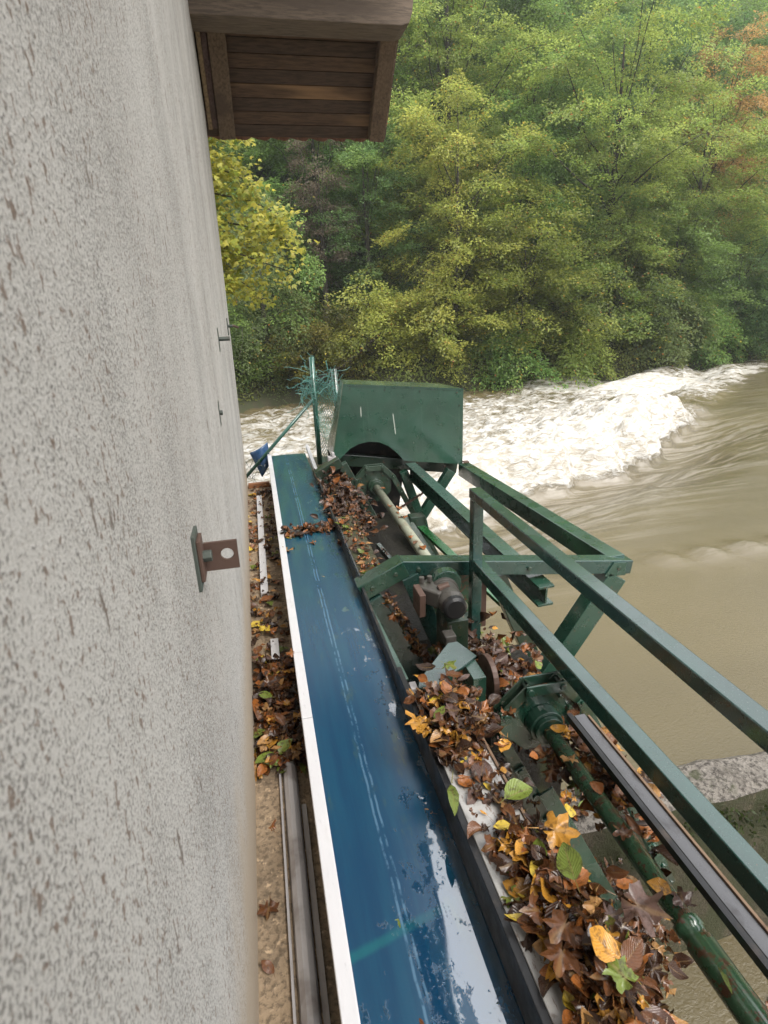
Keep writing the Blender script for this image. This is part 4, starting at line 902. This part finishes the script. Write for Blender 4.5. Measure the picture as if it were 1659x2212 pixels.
# ------------------------------------------------------------------ trees
def tube_np(m, path, r0, r1, n=6):
    k = len(path); m.tube(path, list(np.linspace(r0, r1, k)), n, False)
def leaves_mesh(name, P, N, D, L, col, parent, wid=.55, mat=None):
    """kite-shaped leaves: P base, N normal, D direction, L length"""
    D = D-N*np.sum(D*N, 1, keepdims=True); D /= np.linalg.norm(D, axis=1, keepdims=True)+1e-9; Sd = np.cross(N, D); L = L[:, None]
    v = np.stack([P, P+D*L*.45+Sd*L*wid*.5+N*L*.06, P+D*L, P+D*L*.45-Sd*L*wid*.5+N*L*.06], 1).reshape(-1, 3)
    return np_mesh(name, v, np.arange(len(v)).reshape(-1, 4), mat or M['foliage'], np.repeat(col, 4, 0), None, parent)
def nrm(a): return a/(np.linalg.norm(a, axis=-1, keepdims=True)+1e-9)
def tree(name, label, cat, base, H, R, pal, seed, leaf=.13, dens=1.0, droop=.14, low=.03, lean=(0, 0), group=None, flat=.085, spray=1.0, trunk=True, limbs=None, accents=()):
    """trunk with limbs; crown of drooping layered leaf sprays carried by the limbs"""
    rng = np.random.default_rng(seed); base = V3(base)
    t = thing(name, label, cat, base, group)
    m = MB(); k = 8; ts = np.linspace(0, 1, k); wob = np.cumsum(rng.normal(0, .025*H/k, (k, 2)), 0)
    tr = np.stack([base[0]+lean[0]*ts**1.5*H+wob[:, 0], base[1]+lean[1]*ts**1.5*H+wob[:, 1], base[2]-.4+ts*H*.9+.0], -1)
    tube_np(m, tr, .018*H+.03, .01, 8)
    nl = limbs or int(16+5.2*R+2.0*H); P = []; N = []; D = []; Lf = []; Cc = []
    pal = [np.array(c) for c in pal]
    for i in range(nl):
        f = low+(1-low)*((i+rng.uniform(0, 1))/nl); fr = (f-low)/(1-low); prof = math.sin(math.pi*(.20+.70*fr))**.7
        az = i*2.39996+rng.normal(0, .5); L = R*prof*rng.uniform(.62, 1.08)*(1+.22*math.sin(2*az+seed)+.16*math.sin(3*az+5*f+seed*2.1))
        s = min(.95, f*rng.uniform(.55, .85)+.02); p0 = np.array([np.interp(s, ts, tr[:, j]) for j in range(3)])
        top = base[2]+f*H*rng.uniform(.90, 1.06); dx, dy = math.cos(az), math.sin(az)
        n = 7; pts = []
        for q in np.linspace(0, 1, n):
            z = p0[2]+(top-p0[2])*min(1, q*1.5)+.0 + L*.10*math.sin(q*2.4)-droop*L*q**2.5*.55
            pts.append(np.array([p0[0]+dx*L*q, p0[1]+dy*L*q, z])+rng.normal(0, .16*L/n, 3)*(q > 0))
        
        if i % 3 == 0: tube_np(m, pts, .007*L+.012, .005, 5)
        pts = np.array(pts); ns = max(4, int(L*3.1*dens/spray)); cl = rng.uniform(0, 1)
        for j in range(ns):
            q = rng.uniform(.10, 1.0)**.75 if j else 1.0
            c = np.array([np.interp(q, np.linspace(0, 1, n), pts[:, a]) for a in range(3)])
            lat = rng.normal(0, 1)*(1.15-q*.65)*.42*min(L, 3.2)*.55; az2 = az+np.clip(lat*.5, -1.0, 1.0)+rng.normal(0, .3)
            c = c+np.array([-dy*lat, dx*lat, rng.normal(0, .16)-abs(lat)*.12])
            a_, b_ = spray*rng.uniform(.50, 1.0), spray*rng.uniform(.34, .62); nlv = int(95*a_*b_/.33/(leaf/.12)**1.5*.95)
            rr = np.sqrt(rng.uniform(0, 1, nlv)); th = rng.uniform(0, 6.283, nlv)
            u_, v_ = a_*rr*np.cos(th), b_*rr*np.sin(th); w_ = rng.normal(0, flat*spray, nlv)-.30*(u_/a_+.4)**2*np.sign(u_+.3)*droop*1.6*spray-.18*(v_/b_)**2*spray*.5
            e1 = np.array([math.cos(az2), math.sin(az2), -.10-droop*.8+rng.normal(0, .28)]); e1 /= np.linalg.norm(e1); e2 = np.array([-math.sin(az2), math.cos(az2), rng.normal(0, .3)]); e2 /= np.linalg.norm(e2); e3 = np.cross(e1, e2)
            P.append(c+u_[:, None]*e1+v_[:, None]*e2+w_[:, None]*e3)
            N.append(nrm(e3+rng.normal(0, .38, (nlv, 3)))); D.append(nrm(e1*.9+e2*np.sign(v_)[:, None]*.6+rng.normal(0, .4, (nlv, 3))+np.array([0, 0, -.25])))
            Lf.append(leaf*rng.uniform(.7, 1.25, nlv))
            mixv = np.clip(.5*cl+.5*rng.uniform(0, 1)+rng.normal(0, .12, nlv), 0, 1)[:, None]
            col = (pal[0]*(1-mixv)+pal[1]*mixv)*rng.uniform(.68, 1.28)*rng.uniform(.78, 1.22, nlv)[:, None]
            ac = rng.uniform(0, 1, nlv) < .022
            if len(accents): col[ac] = np.array(accents)[rng.integers(0, len(accents), ac.sum())]
            Cc.append(col)
    if trunk: m.build('trunk', M['bark'], t, smooth=True)
    P, N, D, Lf, Cc = map(np.concatenate, (P, N, D, Lf, Cc))
    leaves_mesh('crown', P, N, D, Lf, Cc, t)
    return t
YG = ((.165, .25, .055), (.37, .425, .105)); YL = ((.21, .27, .055), (.44, .43, .10)); GR = ((.12, .235, .06), (.26, .37, .10)); DG = ((.105, .18, .046), (.20, .28, .07)); BG = ((.10, .19, .062), (.19, .28, .095))
GY = ((.12, .17, .06), (.20, .24, .085)); OB = ((.36, .23, .07), (.48, .30, .11)); BR = ((.16, .12, .085), (.20, .17, .12)); YM = ((.24, .29, .05), (.52, .46, .075))
AC = [(.50, .32, .06), (.38, .17, .05), (.55, .46, .08)]
def gz(x, y): return float(hill_z(np.array([x]), np.array([y]))[0])
def T(x, y, *a, **k): return (x, y, gz(x, y)-.1)
gb = 'trees on the far bank'
spec = [
    ('hornbeam_tree', 'biggest yellow green tree right of centre with layered branches over the river', 19.0, 30.0, 15.0, 6.6, YG, 1, dict(accents=AC)),
    ('hornbeam_tree', 'light yellow tree with pale drooping sprays behind the green hood', 9.8, 28.0, 10.4, 3.9, YL, 2, dict(accents=AC)),
    ('hornbeam_tree', 'tall yellow green tree rising beside the roof corner', 11.6, 34.5, 16.5, 5.4, YG, 3, dict(accents=AC)),
    ('hornbeam_tree', 'yellow green tree at the right edge below the orange brown tree', 25.6, 31.5, 12.0, 5.0, YG, 4, dict(accents=AC)),
    ('hornbeam_tree', 'low spreading olive tree hanging over the white water behind the hood', 13.0, 27.2, 6.6, 4.2, ((.12, .17, .035), (.28, .30, .06)), 5, dict(low=.03, accents=AC)),
    ('hornbeam_tree', 'low dark green tree drooping over the rapids at the river bend', 18.6, 27.6, 6.2, 4.0, ((.09, .15, .034), (.22, .26, .06)), 6, dict(low=.03, accents=AC)),
    ('bushy_tree', 'fresh green tree under the roof eave', 4.0, 32.5, 12.5, 4.2, GR, 7, dict()),
    ('bushy_tree', 'dark green tree behind the yellow maple branch', -1.0, 34.0, 13.5, 4.6, DG, 8, dict(leaf=.11)),
    ('bushy_tree', 'bluish green ivy covered tree left of the pale yellow tree', 6.0, 29.8, 8.8, 2.6, BG, 9, dict(leaf=.10, spray=.7)),
    ('bushy_tree', 'rounded blue green tree above the rapids at the right edge', 26.6, 28.9, 6.4, 3.2, BG, 10, dict(leaf=.11, spray=.8)),
    ('bushy_tree', 'orange brown autumn tree at the top right', 28.9, 35.0, 12.6, 3.9, OB, 11, dict(leaf=.13)),
    ('willow_tree', 'grey green weeping small leaved tree beside the wall edge', .6, 27.6, 8.6, 2.7, GY, 12, dict(leaf=.085, droop=.9, spray=.8, low=.05, accents=AC)),
    ('shrub', 'purple brown shrub in the gap beyond the maple branch', 3.6, 29.6, 9.2, 1.7, BR, 13, dict(leaf=.10, spray=.6, low=.4)),
    ('shrub', 'yellowing shrub on the bank behind the fence posts', 5.6, 27.2, 3.6, 2.4, YL, 14, dict(low=.02, accents=AC)),
    ('shrub', 'brownish olive shrub at the water edge left of the fence', 2.8, 27.4, 3.0, 2.2, ((.09, .11, .026), (.21, .18, .045)), 15, dict(low=.02, accents=AC)),
    ('shrub', 'golden shrub low on the bank above the hood corner', 8.4, 26.6, 3.8, 2.6, YL, 16, dict(low=.02, accents=AC)),
    ('bushy_tree', 'dark tree shading the bank between the rapids and the big tree', 22.6, 29.0, 7.4, 3.2, DG, 17, dict(low=.03, leaf=.11)),
    ('bushy_tree', 'green tree with drooping limbs at the far right bank', 30.5, 30.6, 8.6, 3.8, GR, 18, dict(low=.03)),
    ('shrub', 'small dark shrub beneath the willow at the wall edge', -1.2, 27.2, 3.2, 2.2, DG, 19, dict(low=.02, leaf=.10)),
    ('bushy_tree', 'mid green tree filling the bank left of the big yellow green tree', 14.6, 30.5, 9.5, 3.6, GR, 20, dict(low=.05)),
]
spec += [('shrub', lb, x, y, H, R, pal, sd_, dict(low=.01, accents=AC, droop=.5)) for lb, x, y, H, R, pal, sd_ in (
    ('low olive shrub hanging over the water left of the rapids crest', 11.4, 26.0, 2.6, 2.2, GR, 61), ('low yellow green shrub over the water behind the hood', 15.4, 26.3, 2.8, 2.4, YG, 62),
    ('low grey green shrub above the white crest', 20.6, 27.2, 3.0, 2.5, GY, 63), ('low dark leaved shrub right of the white crest', 23.8, 28.0, 3.2, 2.5, GR, 64),
    ('low bluish shrub at the water edge at far right', 29.0, 29.0, 3.4, 2.6, BG, 65), ('tall light green tree filling the gap above the low shrubs', 15.8, 33.0, 12.5, 4.6, GR, 66), ('green tree between the maple branch and the roof corner', 6.8, 34.0, 13.0, 4.2, YG, 67), ('light green tree on the bank left of the ivy tree', 2.0, 30.0, 7.2, 2.8, GR, 68))]
PROTO = {}
for nm, lb, x, y, H, R, pal, sd_, kw in spec:
    PROTO[sd_] = tree(nm, lb, 'shrub' if nm == 'shrub' else 'tree', T(x, y), H, R, pal, sd_, group=gb, **kw)
back = [tree('hillside_tree', 'hazy dark green tree on the hillside behind the bank trees', 'tree', T(x, y), H, R, pal, sd_, group='trees on the hillside', leaf=.17, dens=.75, spray=1.3)
        for x, y, H, R, pal, sd_ in ((37.0, 46.0, 14, 5.5, DG, 41), (20, 47, 15, 6, BG, 42), (4, 42, 14, 5.5, GR, 43))]
rr = random.Random(8); spots = []
for row, (yy, x0, x1, st) in enumerate(((39.5, -10, 52, 6.2), (46, -14, 62, 6.6), (54, -14, 76, 7.5), (64, -14, 90, 9), (76, -12, 104, 10))):
    x = x0
    while x < x1:
        px, py = x+rr.uniform(-1.5, 1.5), yy+rr.uniform(-2, 2); x += st
        if any(abs(px-b.location.x) < 4.2 and abs(py-b.location.y) < 4.2 for b in back): continue
        src = back[(0, 1, 1, 0, 2)[rr.randrange(5)] if px > 12 else rr.choice((0, 2, 2))]
        c = src.copy(); C.objects.link(c); s = rr.uniform(.85, 1.15)
        c.location = (px, py, gz(px, py)-.2); c.rotation_euler = (0, 0, rr.uniform(0, 6.28)); c.scale = (s, s, s*rr.uniform(.9, 1.1))
        for chd in src.children:
            d = chd.copy(); C.objects.link(d); d.parent = c
        if py < 43: c['label'] = 'tall green tree directly behind the bank trees, partly hidden'
        elif py > 60: c['label'] = 'distant hazy tree high on the wooded slope'
# undergrowth along the bank
def undergrowth():
    rng = np.random.default_rng(50); n = 60000
    x = rng.uniform(-8, 40, n); d = .3+rng.uniform(0, 1, n)**1.6*7; y = shore_y(x)+d; z = hill_z(x, y)+rng.uniform(0, 1, n)**1.5*1.1
    P = np.stack([x, y, z], -1); N = nrm(rng.normal(0, .6, (n, 3))+np.array([0, -.5, .8])); D = rng.normal(0, 1, (n, 3))
    k = fbm(x*.5, y*.5, 3, 61)[:, None]; c = np.array(DG[1])*(1-k)+np.array((.22, .21, .06))*k; c = c*rng.uniform(.7, 1.3, (n, 1))
    o = leaves_mesh('undergrowth', P, N, D, .14*rng.uniform(.6, 1.2, n), c, None)
    tag(o, 'low dark undergrowth covering the far bank', 'undergrowth', kind='stuff')
undergrowth(); moss()
# yellow maple reaching in from behind the building
def maple():
    t = thing('maple_tree', 'yellow autumn maple branch reaching out from behind the wall', 'tree', (-3.2, 12.4, -3.5))
    rng = np.random.default_rng(5); m = MB(); tube_np(m, [(-3.2, 12.4, -3.7), (-3.1, 12.4, -1), (-2.9, 12.3, 1.2), (-2.6, 12.2, 3.4), (-2.4, 12.2, 5.2)], .17, .05, 10)
    P = []; N = []; D = []; L = []; Cc = []
    tips = [((-2.9, 12.3, .9), (.95, 11.9, .55)), ((-2.9, 12.3, 1.2), (1.02, 12.1, 1.05)), ((-2.8, 12.3, 1.7), (.75, 12.0, 1.55)), ((-2.7, 12.3, 2.2), (.25, 12.2, 2.1)), ((-2.6, 12.3, 2.6), (-.02, 12.2, 2.75)), ((-2.6, 12.2, 3.2), (-.3, 12.3, 3.3)), ((-2.9, 12.3, .6), (.45, 12.2, .1)), ((-2.6, 12.2, 3.8), (-.5, 11.8, 3.9))]
    for a, b in tips:
        a, b = V3(a), V3(b); pts = [a+(b-a)*q+V3((0, 0, .45*math.sin(q*3.0)))+rng.normal(0, .04, 3) for q in np.linspace(0, 1, 7)]; tube_np(m, pts, .035, .007, 5)
        for j in range(34):
            q = rng.uniform(.2, 1)**.7; c = a+(b-a)*q+V3((0, 0, .45*math.sin(q*3.0)))+rng.normal(0, 1, 3)*np.array((.20, .35, .18))*(1.15-.5*q); n = 30
            if c[0] > 1.05: continue
            p = c+rng.normal(0, 1, (n, 3))*np.array((.17, .2, .10)); P.append(p); N.append(nrm(rng.normal(0, .5, (n, 3))+np.array([.1, -.6, .8]))); D.append(nrm(rng.normal(0, .5, (n, 3))+np.array([.7, -.2, -.7])))
            L.append(rng.uniform(.07, .125, n)); k = rng.uniform(0, 1, (n, 1)); Cc.append((np.array(YM[0])*(1-k)+np.array(YM[1])*k)*rng.uniform(.7, 1.15, (n, 1)))
    m.build('trunk', M['bark'], t, smooth=True); P, N, D, L, Cc = map(np.concatenate, (P, N, D, L, Cc))
    # five-pointed leaves: three kites each
    ang = [0, .85, -.85]; D = nrm(D-N*np.sum(D*N, 1, keepdims=True)); Sd = np.cross(N, D)
    P3 = np.concatenate([P]*3); N3 = np.concatenate([nrm(N+Sd*k*.12) for k in (0, 1, -1)]); D3 = np.concatenate([D*math.cos(a)+Sd*math.sin(a) for a in ang]); L3 = np.concatenate([L, L*.8, L*.8])
    leaves_mesh('crown', P3, N3, D3, L3, np.concatenate([Cc]*3), t, .5)
maple()
m = MB(); tube_np(m, [(2.4, 26.3, -3.3), (4.0, 26.5, -2.6), (5.9, 26.9, -1.3)], .10, .05, 8)
tag(m.build('fallen_log', M['bark'], smooth=True), 'bare leaning trunk on the far bank among shrubs', 'log')

# ------------------------------------------------------------------ damp air
hz = MB().box(-75, 135, -70, 150, -9.4, 100).build('haze', None); hz['kind'] = 'stuff'
hm = bpy.data.materials.new('damp_air'); hm.use_nodes = True; hm.node_tree.nodes.clear()
pv = hm.node_tree.nodes.new('ShaderNodeVolumePrincipled'); pv.inputs['Color'].default_value = (.92, .95, .97, 1); pv.inputs['Density'].default_value = .0009; pv.inputs['Anisotropy'].default_value = .2
ho = hm.node_tree.nodes.new('ShaderNodeOutputMaterial'); hm.node_tree.links.new(pv.outputs[0], ho.inputs['Volume']); hz.data.materials.clear(); hz.data.materials.append(hm)
